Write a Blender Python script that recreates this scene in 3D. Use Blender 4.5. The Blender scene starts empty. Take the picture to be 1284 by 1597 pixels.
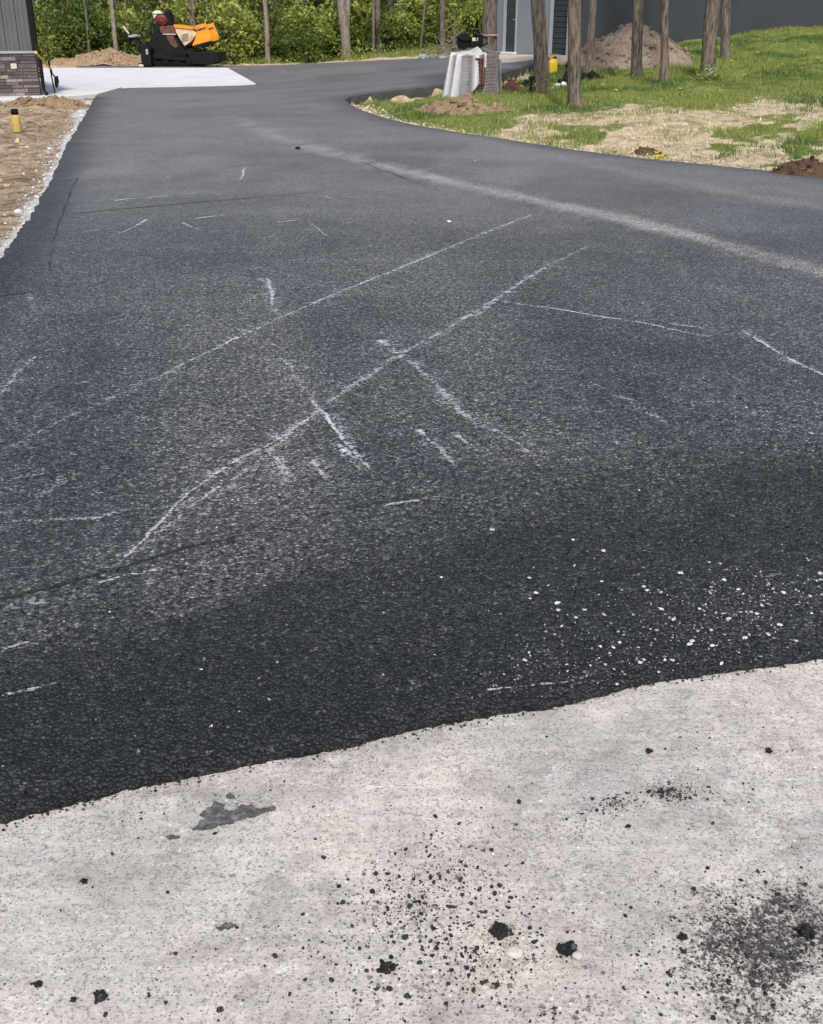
import bpy, bmesh, math, random
import numpy as np
from mathutils import Vector, Matrix, geometry

random.seed(7)
rng = np.random.default_rng(7)
R = math.radians
scene = bpy.context.scene
COL = scene.collection

# ------------------------------------------------------------------ camera model
W0, H0, F0 = 1284.0, 1597.0, 1700.0
PITCH = math.atan(758.0 / F0)
CZ = 1.65
cp, sp = math.cos(PITCH), math.sin(PITCH)


def ss(e0, e1, x):
    t = np.clip((np.asarray(x, float) - e0) / (e1 - e0), 0, 1)
    return t * t * (3 - 2 * t)


def vnoise(x, y, seed=0):
    """value noise, vectorised"""
    x = np.asarray(x, float); y = np.asarray(y, float)
    xi = np.floor(x).astype(np.int64); yi = np.floor(y).astype(np.int64)
    xf = x - xi; yf = y - yi
    u = xf * xf * (3 - 2 * xf); v = yf * yf * (3 - 2 * yf)

    def h(a, b):
        n = (a * 374761393 + b * 668265263 + seed * 982451653) & 0x7FFFFFFF
        n = ((n ^ (n >> 13)) * 1274126177) & 0x7FFFFFFF
        n = n ^ (n >> 16)
        return (n & 0xFFFF) / 65535.0
    a = h(xi, yi); b = h(xi + 1, yi); c = h(xi, yi + 1); d = h(xi + 1, yi + 1)
    return (a * (1 - u) + b * u) * (1 - v) + (c * (1 - u) + d * u) * v


def fbm(x, y, seed=0, oct=4):
    s = 0; a = .5; t = 0
    for k in range(oct):
        s = s + a * vnoise(np.asarray(x) * 2 ** k + 17.3 * k, np.asarray(y) * 2 ** k - 9.1 * k, seed + k)
        t += a; a *= .5
    return s / t


def terr(x, y):
    a = np.clip((np.asarray(x, float) + 5) / 18, 0, 1) * .06
    r = np.clip(np.asarray(y, float) - 14, 0, 26)
    r = np.where(r < 4, r * r / 8, r - 2) * 1.06
    return a * r


def terr1(x, y):
    r = min(max(y - 14, 0), 26)
    return min(max((x + 5) / 18, 0), 1) * .06 * (r * r / 8 if r < 4 else r - 2) * 1.06


def ray(px, py):
    cx, cy = px - W0 / 2, H0 / 2 - py
    return np.array([cx, F0 * cp + cy * sp, -F0 * sp + cy * cp]) / F0


def G(px, py, off=0.0):
    """where the pixel's ray meets the ground"""
    dx, dy, dz = (float(v) for v in ray(px, py))
    if dz < 0:
        t = (off - CZ) / dz
        if dy * t < 14: return Vector((dx * t, dy * t, off))
    t = 10.; pt = t
    while t < 400:
        if CZ + dz * t - terr1(dx * t, dy * t) - off < 0:
            lo, hi = pt, t
            for _ in range(30):
                m = (lo + hi) / 2
                if CZ + dz * m - terr1(dx * m, dy * m) - off < 0: hi = m
                else: lo = m
            return Vector((dx * hi, dy * hi, terr1(dx * hi, dy * hi) + off))
        pt = t; t *= 1.03
    raise ValueError((px, py))


def proj(x, y, z):
    x = np.asarray(x, float); y = np.asarray(y, float); z = np.asarray(z, float) - CZ
    dep = y * cp - z * sp
    dep = np.where(dep < .05, .05, dep)
    return W0 / 2 + F0 * x / dep, H0 / 2 - F0 * (y * sp + z * cp) / dep


def mpp(p):
    """metres per photo pixel at a point"""
    return (p[1] * cp - (p[2] - CZ) * sp) / F0


# ------------------------------------------------------------------ mesh helpers
def np_mesh(name, V, Fc, mat=None, smooth=False, attrs=None, parent=None):
    V = np.ascontiguousarray(V, dtype=np.float32); Fc = np.ascontiguousarray(Fc, dtype=np.int32)
    me = bpy.data.meshes.new(name)
    n, k = Fc.shape
    me.vertices.add(len(V)); me.vertices.foreach_set('co', V.ravel())
    me.loops.add(n * k); me.loops.foreach_set('vertex_index', Fc.ravel())
    me.polygons.add(n)
    me.polygons.foreach_set('loop_start', np.arange(0, n * k, k, dtype=np.int32))
    me.polygons.foreach_set('loop_total', np.full(n, k, dtype=np.int32))
    me.polygons.foreach_set('use_smooth', np.full(n, smooth, dtype=bool))
    for an, av in (attrs or {}).items():
        av = np.asarray(av, dtype=np.float32)
        if av.ndim == 1:
            at = me.attributes.new(an, 'FLOAT', 'POINT'); at.data.foreach_set('value', av)
        else:
            at = me.attributes.new(an, 'FLOAT_COLOR', 'POINT'); at.data.foreach_set('color', av.ravel())
    me.update(calc_edges=True); me.validate()
    if mat: me.materials.append(mat)
    o = bpy.data.objects.new(name, me); COL.objects.link(o)
    if parent: o.parent = parent
    return o


def bm_obj(name, bm, mat=None, parent=None, smooth=False):
    bmesh.ops.recalc_face_normals(bm, faces=bm.faces)
    me = bpy.data.meshes.new(name); bm.to_mesh(me); bm.free()
    if mat: me.materials.append(mat)
    if smooth: me.polygons.foreach_set('use_smooth', [True] * len(me.polygons))
    o = bpy.data.objects.new(name, me); COL.objects.link(o)
    if parent: o.parent = parent
    return o


def box(bm, c, s, rz=0, bev=0, rx=0, ry=0):
    m = Matrix.Translation(c) @ Matrix.Rotation(rz, 4, 'Z') @ Matrix.Rotation(ry, 4, 'Y') @ Matrix.Rotation(rx, 4, 'X') @ Matrix.Diagonal((*s, 1))
    g = bmesh.ops.create_cube(bm, size=1, matrix=m)
    if bev:
        es = list({e for v in g['verts'] for e in v.link_edges})
        bmesh.ops.bevel(bm, geom=es, offset=bev, segments=2, affect='EDGES', profile=.6)


def tube(bm, pts, rad, n=10, cap=True):
    pts = [Vector(p) for p in pts]
    if not hasattr(rad, '__len__'): rad = [rad] * len(pts)
    rings = []
    up = Vector((.13, .21, 1)).normalized()
    for i, p in enumerate(pts):
        t = (pts[min(i + 1, len(pts) - 1)] - pts[max(i - 1, 0)]).normalized()
        s = t.cross(up)
        if s.length < .15: s = t.cross(Vector((1, .1, 0)))
        s.normalize(); u = s.cross(t)
        rings.append([bm.verts.new(p + (s * math.cos(2 * math.pi * k / n) + u * math.sin(2 * math.pi * k / n)) * rad[i]) for k in range(n)])
    for a, b in zip(rings, rings[1:]):
        for k in range(n):
            bm.faces.new((a[k], a[(k + 1) % n], b[(k + 1) % n], b[k]))
    if cap:
        bm.faces.new(rings[0][::-1]); bm.faces.new(rings[-1])


def prism(bm, poly, y0, y1, bev=0):
    """(x,z) outline extruded along y"""
    a = [bm.verts.new((x, y0, z)) for x, z in poly]; b = [bm.verts.new((x, y1, z)) for x, z in poly]
    fs = [bm.faces.new(a), bm.faces.new(b[::-1])]
    for i in range(len(a)):
        j = (i + 1) % len(a); fs.append(bm.faces.new((a[j], a[i], b[i], b[j])))
    if bev:
        es = list({e for f in fs for e in f.edges})
        bmesh.ops.bevel(bm, geom=es, offset=bev, segments=2, affect='EDGES', profile=.6)


def lathe(bm, prof, c=(0, 0, 0), n=20):
    rings = []
    for r, z in prof:
        rings.append([bm.verts.new((c[0] + r * math.cos(2 * math.pi * k / n), c[1] + r * math.sin(2 * math.pi * k / n), c[2] + z)) for k in range(n)])
    for a, b in zip(rings, rings[1:]):
        for k in range(n): bm.faces.new((a[k], a[(k + 1) % n], b[(k + 1) % n], b[k]))
    bm.faces.new(rings[0][::-1]); bm.faces.new(rings[-1])


def tag(o, label, cat, group=None):
    o['label'] = label; o['category'] = cat
    if group: o['group'] = group
    return o


def kind(o, k):
    o['kind'] = k; return o


def thing(name, loc, label, cat, group=None, rz=0):
    o = bpy.data.objects.new(name, None); COL.objects.link(o)
    o.location = loc; o.rotation_euler = (0, 0, rz); o.empty_display_size = .2
    return tag(o, label, cat, group)


# lumps: many small irregular stones in one array
ICO = None


def ico():
    global ICO
    if ICO is None:
        bm = bmesh.new(); bmesh.ops.create_icosphere(bm, subdivisions=1, radius=1)
        bm.verts.ensure_lookup_table()
        ICO = (np.array([v.co[:] for v in bm.verts]), np.array([[v.index for v in f.verts] for f in bm.faces]))
        bm.free()
    return ICO


OCT = (np.array([[1, 0, 0], [-1, 0, 0], [0, 1, 0], [0, -1, 0], [0, 0, 1], [0, 0, -1]], float),
       np.array([[0, 2, 4], [2, 1, 4], [1, 3, 4], [3, 0, 4], [2, 0, 5], [1, 2, 5], [3, 1, 5], [0, 3, 5]]))


def lumps(P, S, base=None, flat=.7, jit=.3, tilt=.35):
    """stones at P (N,3) with radii S (N,) -> V, F, index of stone per vertex"""
    bv, bf = base or ico()
    N, m = len(P), len(bv)
    V = np.repeat(bv[None], N, 0) * (1 + rng.uniform(-jit, jit, (N, m, 1)))
    sc = np.stack([rng.uniform(.8, 1.3, N), rng.uniform(.65, 1.0, N), flat * rng.uniform(.7, 1.2, N)], 1)
    V = V * sc[:, None, :]
    a = rng.uniform(0, 2 * np.pi, N); t = rng.normal(0, tilt, N)
    x, y, z = V[..., 0].copy(), V[..., 1].copy(), V[..., 2].copy()
    x, z = x * np.cos(t)[:, None] - z * np.sin(t)[:, None], x * np.sin(t)[:, None] + z * np.cos(t)[:, None]
    x, y = x * np.cos(a)[:, None] - y * np.sin(a)[:, None], x * np.sin(a)[:, None] + y * np.cos(a)[:, None]
    V = np.stack([x, y, z], -1) * S[:, None, None] + P[:, None, :]
    Fc = (bf[None] + (np.arange(N) * m)[:, None, None]).reshape(-1, 3)
    return V.reshape(-1, 3), Fc, np.repeat(np.arange(N), m)


# ------------------------------------------------------------------ materials
class M:
    def __init__(s, name, rough=.8, spec=.3):
        s.m = bpy.data.materials.new(name); s.m.use_nodes = True
        s.nt = s.m.node_tree; s.b = s.nt.nodes['Principled BSDF']; s.out = s.nt.nodes['Material Output']
        s.b.inputs['Roughness'].default_value = rough
        s.b.inputs['Specular IOR Level'].default_value = spec
        s.tc = s.nt.nodes.new('ShaderNodeTexCoord').outputs['Object']

    def n(s, t, **kw):
        nd = s.nt.nodes.new('ShaderNode' + t)
        for k, v in kw.items(): setattr(nd, k, v)
        return nd

    def l(s, a, b): s.nt.links.new(a, b)

    def setin(s, sock, v):
        if hasattr(v, 'is_output') or isinstance(v, bpy.types.NodeSocket): s.l(v, sock)
        else: sock.default_value = v

    def noise(s, scale, detail=4, rough=.55, vec=None, dist=0):
        nd = s.n('TexNoise'); s.l(vec or s.tc, nd.inputs['Vector'])
        nd.inputs['Scale'].default_value = scale; nd.inputs['Detail'].default_value = detail
        nd.inputs['Roughness'].default_value = rough; nd.inputs['Distortion'].default_value = dist
        return nd.outputs['Fac']

    def voro(s, scale, vec=None, feature='F1'):
        nd = s.n('TexVoronoi', feature=feature); s.l(vec or s.tc, nd.inputs['Vector']); nd.inputs['Scale'].default_value = scale
        return nd

    def stretch(s, v):
        nd = s.n('Mapping'); s.l(s.tc, nd.inputs['Vector']); nd.inputs['Scale'].default_value = v
        return nd.outputs['Vector']

    def attr(s, name, col=False):
        nd = s.n('Attribute', attribute_name=name)
        return nd.outputs['Color' if col else 'Fac']

    def ramp(s, fac, stops, interp='LINEAR'):
        nd = s.n('ValToRGB'); s.l(fac, nd.inputs['Fac']); cr = nd.color_ramp; cr.interpolation = interp
        while len(cr.elements) < len(stops): cr.elements.new(.5)
        for e, (p, c) in zip(cr.elements, stops):
            e.position = p
            e.color = (c, c, c, 1) if not hasattr(c, '__len__') else (*c, 1)
        return nd.outputs['Color']

    def mix(s, a, b, fac, mode='MIX'):
        nd = s.n('Mix', data_type='RGBA', blend_type=mode)
        s.setin(nd.inputs[0], fac)
        for sock, v in ((nd.inputs[6], a), (nd.inputs[7], b)):
            if hasattr(v, '__len__') and not isinstance(v, bpy.types.NodeSocket): v = (*v, 1) if len(v) == 3 else v
            s.setin(sock, v)
        return nd.outputs[2]

    def math(s, op, a, b=0.0, clamp=False):
        nd = s.n('Math', operation=op, use_clamp=clamp); s.setin(nd.inputs[0], a); s.setin(nd.inputs[1], b)
        return nd.outputs[0]

    def bump(s, h, strength=.5, dist=.01, prev=None):
        nd = s.n('Bump'); s.l(h, nd.inputs['Height']); nd.inputs['Strength'].default_value = strength; nd.inputs['Distance'].default_value = dist
        if prev: s.l(prev, nd.inputs['Normal'])
        return nd.outputs['Normal']

    def done(s, col=None, nrm=None, rough=None):
        if col is not None:
            if isinstance(col, bpy.types.NodeSocket): s.l(col, s.b.inputs['Base Color'])
            else: s.b.inputs['Base Color'].default_value = (*col, 1)
        if nrm is not None: s.l(nrm, s.b.inputs['Normal'])
        if rough is not None: s.l(rough, s.b.inputs['Roughness'])
        return s.m


def simple(name, col, rough=.6, spec=.3, var=.35, scale=6, metal=0, bump=0, dirt=(.12, .10, .08), dirt_amt=.25):
    m = M(name, rough, spec); m.b.inputs['Metallic'].default_value = metal
    f = m.noise(scale, 6, .6)
    c = m.mix(tuple(x * (1 - var) for x in col), tuple(min(1, x * (1 + var)) for x in col), m.ramp(f, [(.3, 0.), (.7, 1.)]))
    c = m.mix(c, dirt, m.math('MULTIPLY', m.ramp(m.noise(scale * .6, 8, .7), [(.5, 0.), (.75, 1.)]), dirt_amt))
    return m.done(c, m.bump(m.noise(scale * 8, 4), bump, .01) if bump else None)


MAT = {}


def build_materials():
    # asphalt
    m = M('asphalt', .58, .5)
    v = m.voro(88); v2 = m.voro(42)
    loose = m.math('SUBTRACT', 1.0, m.math('MULTIPLY', m.attr('far_smooth'), .62))  # grain and pit contrast fade with distance, which also lightens the far end
    grain = m.ramp(v.outputs['Color'], [(.0, .15), (.45, .55), (.75, 1.3), (1., 3.7)])
    mott = m.noise(1.3, 6, .62); mott2 = m.noise(9, 5, .6)
    mid = m.mix((.092, .0915, .094), (.165, .164, .167), m.ramp(mott, [(.3, 0.), (.7, 1.)]))
    mid = m.mix(mid, (.235, .233, .236), m.ramp(mott2, [(.50, 0.), (.78, .6)]))
    drk = m.mix((.0085, .0082, .0080), (.0245, .0236, .0232), m.ramp(mott2, [(.3, 0.), (.7, 1.)]))
    base = m.mix(mid, drk, m.attr('dark'))
    base = m.mix(base, (.50, .47, .43), m.math('MULTIPLY', m.attr('dust_and_sheen'), m.ramp(m.noise(26, 5, .75), [(.3, .42), (.66, 1.)])))  # real dust, plus the far sheen painted in as paler colour
    base = m.mix(base, grain, m.math('MULTIPLY', loose, .85), 'MULTIPLY')
    crev = m.ramp(v.outputs['Distance'], [(.35, 1.), (.7, .22)])
    base = m.mix(base, crev, m.math('MULTIPLY', loose, .75), 'MULTIPLY')
    pit_shade = m.ramp(m.noise(38, 4, .7), [(.39, .12), (.50, 1.)])  # shade of the pits painted into the colour, deeper than the bump gives
    base = m.mix(base, pit_shade, m.math('MULTIPLY', loose, .85), 'MULTIPLY')
    big = m.ramp(v2.outputs['Color'], [(.0, .55), (.6, 1.), (1., 1.6)])
    base = m.mix(base, big, m.math('MULTIPLY', loose, .6), 'MULTIPLY')
    inv = m.ramp(v.outputs['Distance'], [(0., 1.), (.8, 0.)])
    nb = m.bump(m.noise(30, 4, .65), .8, .018)
    nb = m.bump(inv, .9, .008, nb)
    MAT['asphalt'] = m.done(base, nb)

    # foreground concrete
    m = M('worn_concrete', .85, .2)
    big = m.noise(2.2, 8, .6, dist=.6); med = m.noise(14, 8, .65); fine = m.noise(160, 4, .7)
    patchy = m.ramp(m.noise(3.1, 5, .6), [(.36, .45), (.60, 1.)])
    c = m.mix((.455, .422, .386), (.66, .615, .565), m.ramp(big, [(.32, 0.), (.66, 1.)]))
    c = m.mix(c, (.78, .75, .72), m.math('MULTIPLY', m.ramp(m.noise(13, 7, .78), [(.53, 0.), (.66, .7)]), patchy))
    c = m.mix(c, (.26, .235, .22), m.ramp(m.noise(5.5, 8, .72, dist=.4), [(.50, 0.), (.70, .6)]))
    c = m.mix(c, (.25, .23, .22), m.ramp(med, [(.55, 0.), (.72, .55)]))
    c = m.mix(c, (.20, .185, .178), m.math('MULTIPLY', m.ramp(m.noise(70, 4, .75), [(.53, 0.), (.64, .8)]), patchy))
    c = m.mix(c, (.37, .29, .23), m.ramp(m.noise(6.3, 6, .7), [(.58, 0.), (.74, .4)]))
    vv = m.voro(150)
    c = m.mix(c, (.2, .185, .18), m.math('MULTIPLY', m.ramp(vv.outputs['Color'], [(.60, 0.), (.64, 1.)], 'LINEAR'), m.ramp(vv.outputs['Distance'], [(.25, .85), (.45, 0.)])))
    vl = m.voro(95)
    c = m.mix(c, (.8, .78, .76), m.math('MULTIPLY', m.ramp(vl.outputs['Color'], [(.86, 0.), (.9, 1.)]), m.ramp(vl.outputs['Distance'], [(.25, .8), (.45, 0.)])))
    c = m.mix(c, m.ramp(fine, [(.3, .66), (.7, 1.18)]), .85, 'MULTIPLY')
    streak = m.noise(1.0, 5, .6, m.stretch((2.2, 30, 1)))
    c = m.mix(c, m.ramp(streak, [(.35, .86), (.65, 1.08)]), .7, 'MULTIPLY')
    c = m.mix(c, m.mix((.80, .80, .81), (1.05, 1.01, .965), m.ramp(m.noise(.9, 4, .6), [(.38, 0.), (.60, 1.)])), .9, 'MULTIPLY')
    sm = m.attr('smudge')
    smk = m.math('ADD', m.math('MULTIPLY', m.math('SUBTRACT', m.noise(85, 6, .85), .5), 4.6), m.math('MULTIPLY', m.math('SUBTRACT', m.noise(12, 5, .7), .5), 1.6))
    smk = m.ramp(m.math('ADD', smk, sm), [(.60, 0.), (.82, 1.)])
    smk = m.math('MULTIPLY', smk, m.ramp(sm, [(.05, 0.), (.3, 1.)]))
    c = m.mix(c, (.028, .027, .027), m.math('MULTIPLY', smk, .92, True))
    nb = m.bump(m.noise(30, 6, .7), .55, .01); nb = m.bump(fine, .6, .004, nb)
    MAT['worn_concrete'] = m.done(c, nb)

    m = M('fresh_concrete', .8, .25)
    c = m.mix((.54, .54, .55), (.64, .64, .65), m.ramp(m.noise(.9, 6), [(.3, 0.), (.7, 1.)]))
    c = m.mix(c, (.5, .49, .47), m.ramp(m.noise(3, 7, .7), [(.6, 0.), (.8, .4)]))
    MAT['fresh_concrete'] = m.done(c, m.bump(m.noise(60, 4), .2, .004))
    MAT['tan_concrete'] = simple('tan_concrete', (.50, .43, .35), .85, .2, .12, 2, dirt_amt=.2)

    # ground
    m = M('ground_soil', .95, .08)
    n1 = m.noise(.7, 8, .65); n2 = m.noise(5, 8, .7); n3 = m.noise(28, 6, .7)
    dirt = m.mix((.30, .215, .14), (.54, .43, .30), m.ramp(n1, [(.35, 0.), (.65, 1.)]))
    dirt = m.mix(dirt, (.11, .07, .046), m.ramp(n2, [(.46, 0.), (.62, .9)]))
    dirt = m.mix(dirt, (.50, .40, .28), m.ramp(n3, [(.55, 0.), (.75, .6)]))
    lit = m.mix((.075, .07, .03), (.13, .14, .045), m.ramp(n2, [(.35, 0.), (.65, 1.)]))
    gr = m.mix((.105, .14, .034), (.22, .245, .07), m.ramp(m.noise(3.4, 7, .7), [(.35, 0.), (.65, 1.)]))
    st = m.mix((.50, .39, .26), (.70, .60, .415), m.ramp(n3, [(.35, 0.), (.65, 1.)]))
    st = m.mix(st, (.33, .225, .145), m.ramp(n2, [(.46, 0.), (.63, .85)]))
    st = m.mix(st, (.14, .15, .05), m.ramp(m.noise(2.3, 6, .75), [(.50, 0.), (.62, .7)]))
    gv = m.mix((.45, .44, .43), (.68, .67, .66), m.ramp(n3, [(.3, 0.), (.6, 1.)]))

    def edge(a, w=.35, sc=9):
        return m.ramp(m.math('ADD', m.attr(a), m.math('MULTIPLY', m.math('SUBTRACT', m.noise(sc, 6, .7), .5), w * 2)), [(.42, 0.), (.58, 1.)])
    c = m.mix(dirt, lit, edge('litter')); c = m.mix(c, st, edge('straw')); c = m.mix(c, gr, edge('grass')); c = m.mix(c, gv, edge('gravel', .5, 14))
    nb = m.bump(n2, .8, .12); nb = m.bump(n3, .7, .03, nb)
    MAT['soil'] = m.done(c, nb)

    def heap(name, a, b, dk, lt):
        m = M(name, .95, .08)
        c = m.mix(a, b, m.ramp(m.noise(2.5, 8, .7), [(.35, 0.), (.65, 1.)]))
        c = m.mix(c, dk, m.ramp(m.noise(9, 8, .7), [(.52, 0.), (.68, .85)]))
        c = m.mix(c, lt, m.ramp(m.noise(22, 6, .7), [(.56, 0.), (.7, .7)]))
        return m.done(c, m.bump(m.noise(14, 8, .75), 1, .08))
    MAT['heap_tan'] = heap('tan_dirt', (.30, .21, .125), (.40, .29, .18), (.15, .10, .06), (.48, .38, .26))
    MAT['heap_brown'] = heap('brown_dirt', (.27, .205, .15), (.40, .315, .24), (.11, .08, .06), (.48, .40, .32))
    MAT['clod'] = heap('dark_soil', (.09, .055, .035), (.19, .125, .075), (.035, .024, .018), (.36, .27, .16))

    def attcol(name, rough, spec, trans=0, noise_amt=.25, sc=30):
        m = M(name, rough, spec)
        c = m.mix(m.attr('Col', True), m.ramp(m.noise(sc, 4, .6), [(.3, .7), (.7, 1.2)]), noise_amt, 'MULTIPLY')
        m.done(c)
        if trans:
            t = m.n('BsdfTranslucent'); m.l(c, t.inputs['Color'])
            x = m.n('MixShader'); x.inputs[0].default_value = trans
            m.l(m.b.outputs[0], x.inputs[1]); m.l(t.outputs[0], x.inputs[2]); m.l(x.outputs[0], m.out.inputs[0])
        return m.m
    MAT['leaf'] = attcol('leaves', .6, .15, .5)
    MAT['blade'] = attcol('grass_blades', .6, .2, .3)
    MAT['stone'] = attcol('mixed_stone', .85, .2, 0, .9, 14)
    MAT['crumb'] = attcol('crumbs', .75, .3, 0, .5, 300)
    MAT['straw'] = attcol('straw', .8, .15, .15)

    m = M('bark', .9, .1)
    vec = m.stretch((9, 9, 1.6))
    n = m.noise(2.2, 8, .7, vec); c = m.mix((.06, .047, .039), (.235, .19, .155), m.ramp(n, [(.38, 0.), (.60, 1.)]))
    c = m.mix(c, (.075, .085, .04), m.ramp(m.noise(1.6, 5), [(.55, 0.), (.75, .5)]))
    MAT['bark'] = m.done(c, m.bump(n, 1, .05))
    m = M('pale_bark', .9, .1)
    n = m.noise(2.2, 8, .7, m.stretch((8, 8, 2))); c = m.mix((.10, .085, .065), (.36, .31, .25), m.ramp(n, [(.33, 0.), (.66, 1.)]))
    MAT['pale_bark'] = m.done(c, m.bump(n, 1, .04))

    # chalk and seam marks lying on the asphalt
    def mark(name, col, colv, scale, bias, kf, kg, amp):
        m = M(name, .9, .1)
        a = m.attr('amt')
        f = m.noise(scale, 4, .75); g = m.noise(16, 5, .65)
        v = m.math('ADD', a, m.math('MULTIPLY', m.math('SUBTRACT', f, .5), kf))
        v = m.math('ADD', v, m.math('MULTIPLY', m.math('SUBTRACT', g, .5), kg))
        fac = m.ramp(m.math('SUBTRACT', v, bias), [(.0, 0.), (.32, 1.)])
        fac = m.math('MULTIPLY', fac, m.math('MULTIPLY', a, amp, True), True)
        m.done(m.mix(col, colv, f))
        t = m.n('BsdfTransparent'); x = m.n('MixShader')
        m.l(fac, x.inputs[0]); m.l(t.outputs[0], x.inputs[1]); m.l(m.b.outputs[0], x.inputs[2]); m.l(x.outputs[0], m.out.inputs[0])
        return m.m
    MAT['chalk'] = mark('chalk', (.42, .42, .44), (.66, .66, .68), 60, .54, 4.6, 3.0, 1.0)
    MAT['seam'] = mark('seam', (.010, .010, .011), (.02, .02, .022), 70, .25, 2.0, 1.5, .62)

    # manufactured things
    MAT['siding'] = simple('grey_siding', (.105, .113, .118), .5, .4, .10, 1.5, dirt_amt=.1)
    MAT['wall_light'] = simple('pale_grey_siding', (.235, .255, .27), .6, .3, .08, 1.2, dirt_amt=.1)
    MAT['wall_dark'] = simple('slate_siding', (.043, .050, .058), .6, .3, .10, 1.2, dirt_amt=.1)
    MAT['door_dark'] = simple('charcoal_paint', (.030, .036, .044), .45, .4, .15, 4, dirt_amt=.1)
    MAT['trim_grey'] = simple('grey_trim', (.30, .31, .32), .5, .4, .08, 3, dirt_amt=.1)
    MAT['black'] = simple('black_metal', (.006, .006, .0065), .6, .2, .4, 5, dirt=(.03, .026, .024), dirt_amt=.3)
    MAT['rubber'] = simple('black_rubber', (.006, .006, .006), .8, .15, .3, 8, dirt=(.03, .027, .024), dirt_amt=.3)
    MAT['orange'] = simple('orange_paint', (.72, .27, .015), .45, .4, .15, 3, dirt=(.16, .09, .04), dirt_amt=.5)
    MAT['cream'] = simple('faded_cream_paint', (.56, .40, .25), .6, .3, .18, 4, dirt=(.22, .13, .07), dirt_amt=.55)
    MAT['rust'] = simple('rusty_steel', (.12, .052, .034), .75, .25, .4, 6, dirt=(.03, .02, .02), dirt_amt=.5)
    MAT['red'] = simple('dark_red_paint', (.17, .018, .022), .55, .35, .3, 6, dirt_amt=.4)
    MAT['pale'] = simple('pale_plastic', (.58, .52, .42), .5, .3, .12, 6, dirt_amt=.3)
    MAT['steel'] = simple('worn_steel', (.42, .42, .43), .4, .5, .2, 8, metal=.6, dirt_amt=.4)
    MAT['yellow'] = simple('yellow_plastic', (.62, .40, .02), .5, .4, .12, 6, dirt_amt=.35)
    MAT['dull_yellow'] = simple('dull_yellow_plastic', (.46, .33, .09), .6, .3, .2, 9, dirt=(.2, .14, .08), dirt_amt=.6)
    MAT['wood'] = simple('grey_timber', (.22, .17, .125), .85, .15, .3, 7, bump=.3)
    MAT['brick_grey'] = simple('grey_brick', (.25, .21, .205), .9, .15, .25, 9, bump=.4, dirt_amt=.3)
    MAT['brick_red'] = simple('red_brick', (.17, .075, .058), .9, .15, .3, 9, bump=.4, dirt_amt=.3)
    MAT['tar'] = simple('tar_smear', (.085, .085, .086), .8, .2, .45, 70, bump=.5, dirt=(.42, .39, .36), dirt_amt=.8)
    MAT['white'] = simple('white_paint', (.72, .71, .69), .6, .3, .08, 5, dirt_amt=.2)
    MAT['pink'] = simple('pink_tape', (.40, .23, .20), .6, .3, .15, 9, dirt_amt=.2)
    MAT['roof'] = simple('roof_metal', (.08, .085, .09), .5, .4, .15, 2)
    # translucent sheet
    m = M('plastic_film', .3, .4)
    c = m.mix((.60, .60, .61), (.78, .78, .79), m.noise(6, 4)); m.done(c, m.bump(m.noise(9, 5), .4, .03))
    t = m.n('BsdfTranslucent'); m.l(c, t.inputs['Color'])
    x = m.n('MixShader'); x.inputs[0].default_value = .3; m.l(m.b.outputs[0], x.inputs[1]); m.l(t.outputs[0], x.inputs[2])
    tr = m.n('BsdfTransparent'); y = m.n('MixShader')
    m.l(m.math('ADD', m.ramp(m.noise(2.6, 3), [(.3, .02), (.7, .18)]), m.math('MULTIPLY', m.attr('thin'), .74), True), y.inputs[0]); m.l(x.outputs[0], y.inputs[1]); m.l(tr.outputs[0], y.inputs[2]); m.l(y.outputs[0], m.out.inputs[0])
    MAT['film'] = m.m


build_materials()

# ------------------------------------------------------------------ outlines on the ground
FRONT = [(-420, 1378), (-200, 1328), (0, 1283), (100, 1258), (200, 1232), (300, 1213), (400, 1190), (470, 1178), (540, 1165), (600, 1148), (650, 1135),
         (750, 1118), (850, 1105), (920, 1089), (1000, 1068), (1100, 1052), (1200, 1040), (1284, 1028), (1600, 985)]
RIGHT = [(1900, 700), (1750, 400), (1500, 318), (1284, 284), (1200, 272), (1100, 262), (1000, 252), (900, 240), (800, 224), (700, 208), (640, 198),
         (600, 188), (565, 176), (545, 165), (538, 159)]
BRANCH = [(548, 153.5), (580, 149), (620, 144), (660, 139.5), (700, 135), (740, 127), (785, 117), (835, 101), (868, 93.5)]
FAR = [(866, 90.5), (834, 95.5), (784, 101.5), (776, 92), (700, 92), (640, 93.5), (560, 97), (520, 99), (480, 101), (420, 103.3), (345, 104.3), (120, 104.6),
       (120, 108.2), (356, 108.2), (400, 134), (190, 140.3), (152, 151.5)]
LEFT = [(148, 156), (140, 171), (130, 190), (117, 210), (105, 232), (92, 262), (80, 290), (62, 320), (45, 350), (25, 380), (0, 415), (-60, 480), (-200, 640), (-480, 1000)]


def gl(pts): return np.array([G(*p)[:2] for p in pts])


def resample(P, step, jit=0):
    out = []
    for a, b in zip(P, P[1:]):
        d = np.linalg.norm(b - a); n = max(1, int(d / (step(a) if callable(step) else step)))
        for k in range(n):
            out.append(a + (b - a) * k / n)
    out.append(P[-1]); out = np.array(out)
    if jit:
        t = np.gradient(out, axis=0); t /= np.linalg.norm(t, axis=1)[:, None] + 1e-9
        nrm = np.stack([-t[:, 1], t[:, 0]], 1)
        s = np.array([jit(p) if callable(jit) else jit for p in out])
        k = np.arange(len(out))
        w = (fbm(k * .35, k * 0 + 3.3, 5) - .5) * 2 + rng.normal(0, .35, len(out))
        w[0] = w[-1] = 0
        out = out + nrm * (w * s)[:, None]
    return out


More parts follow.
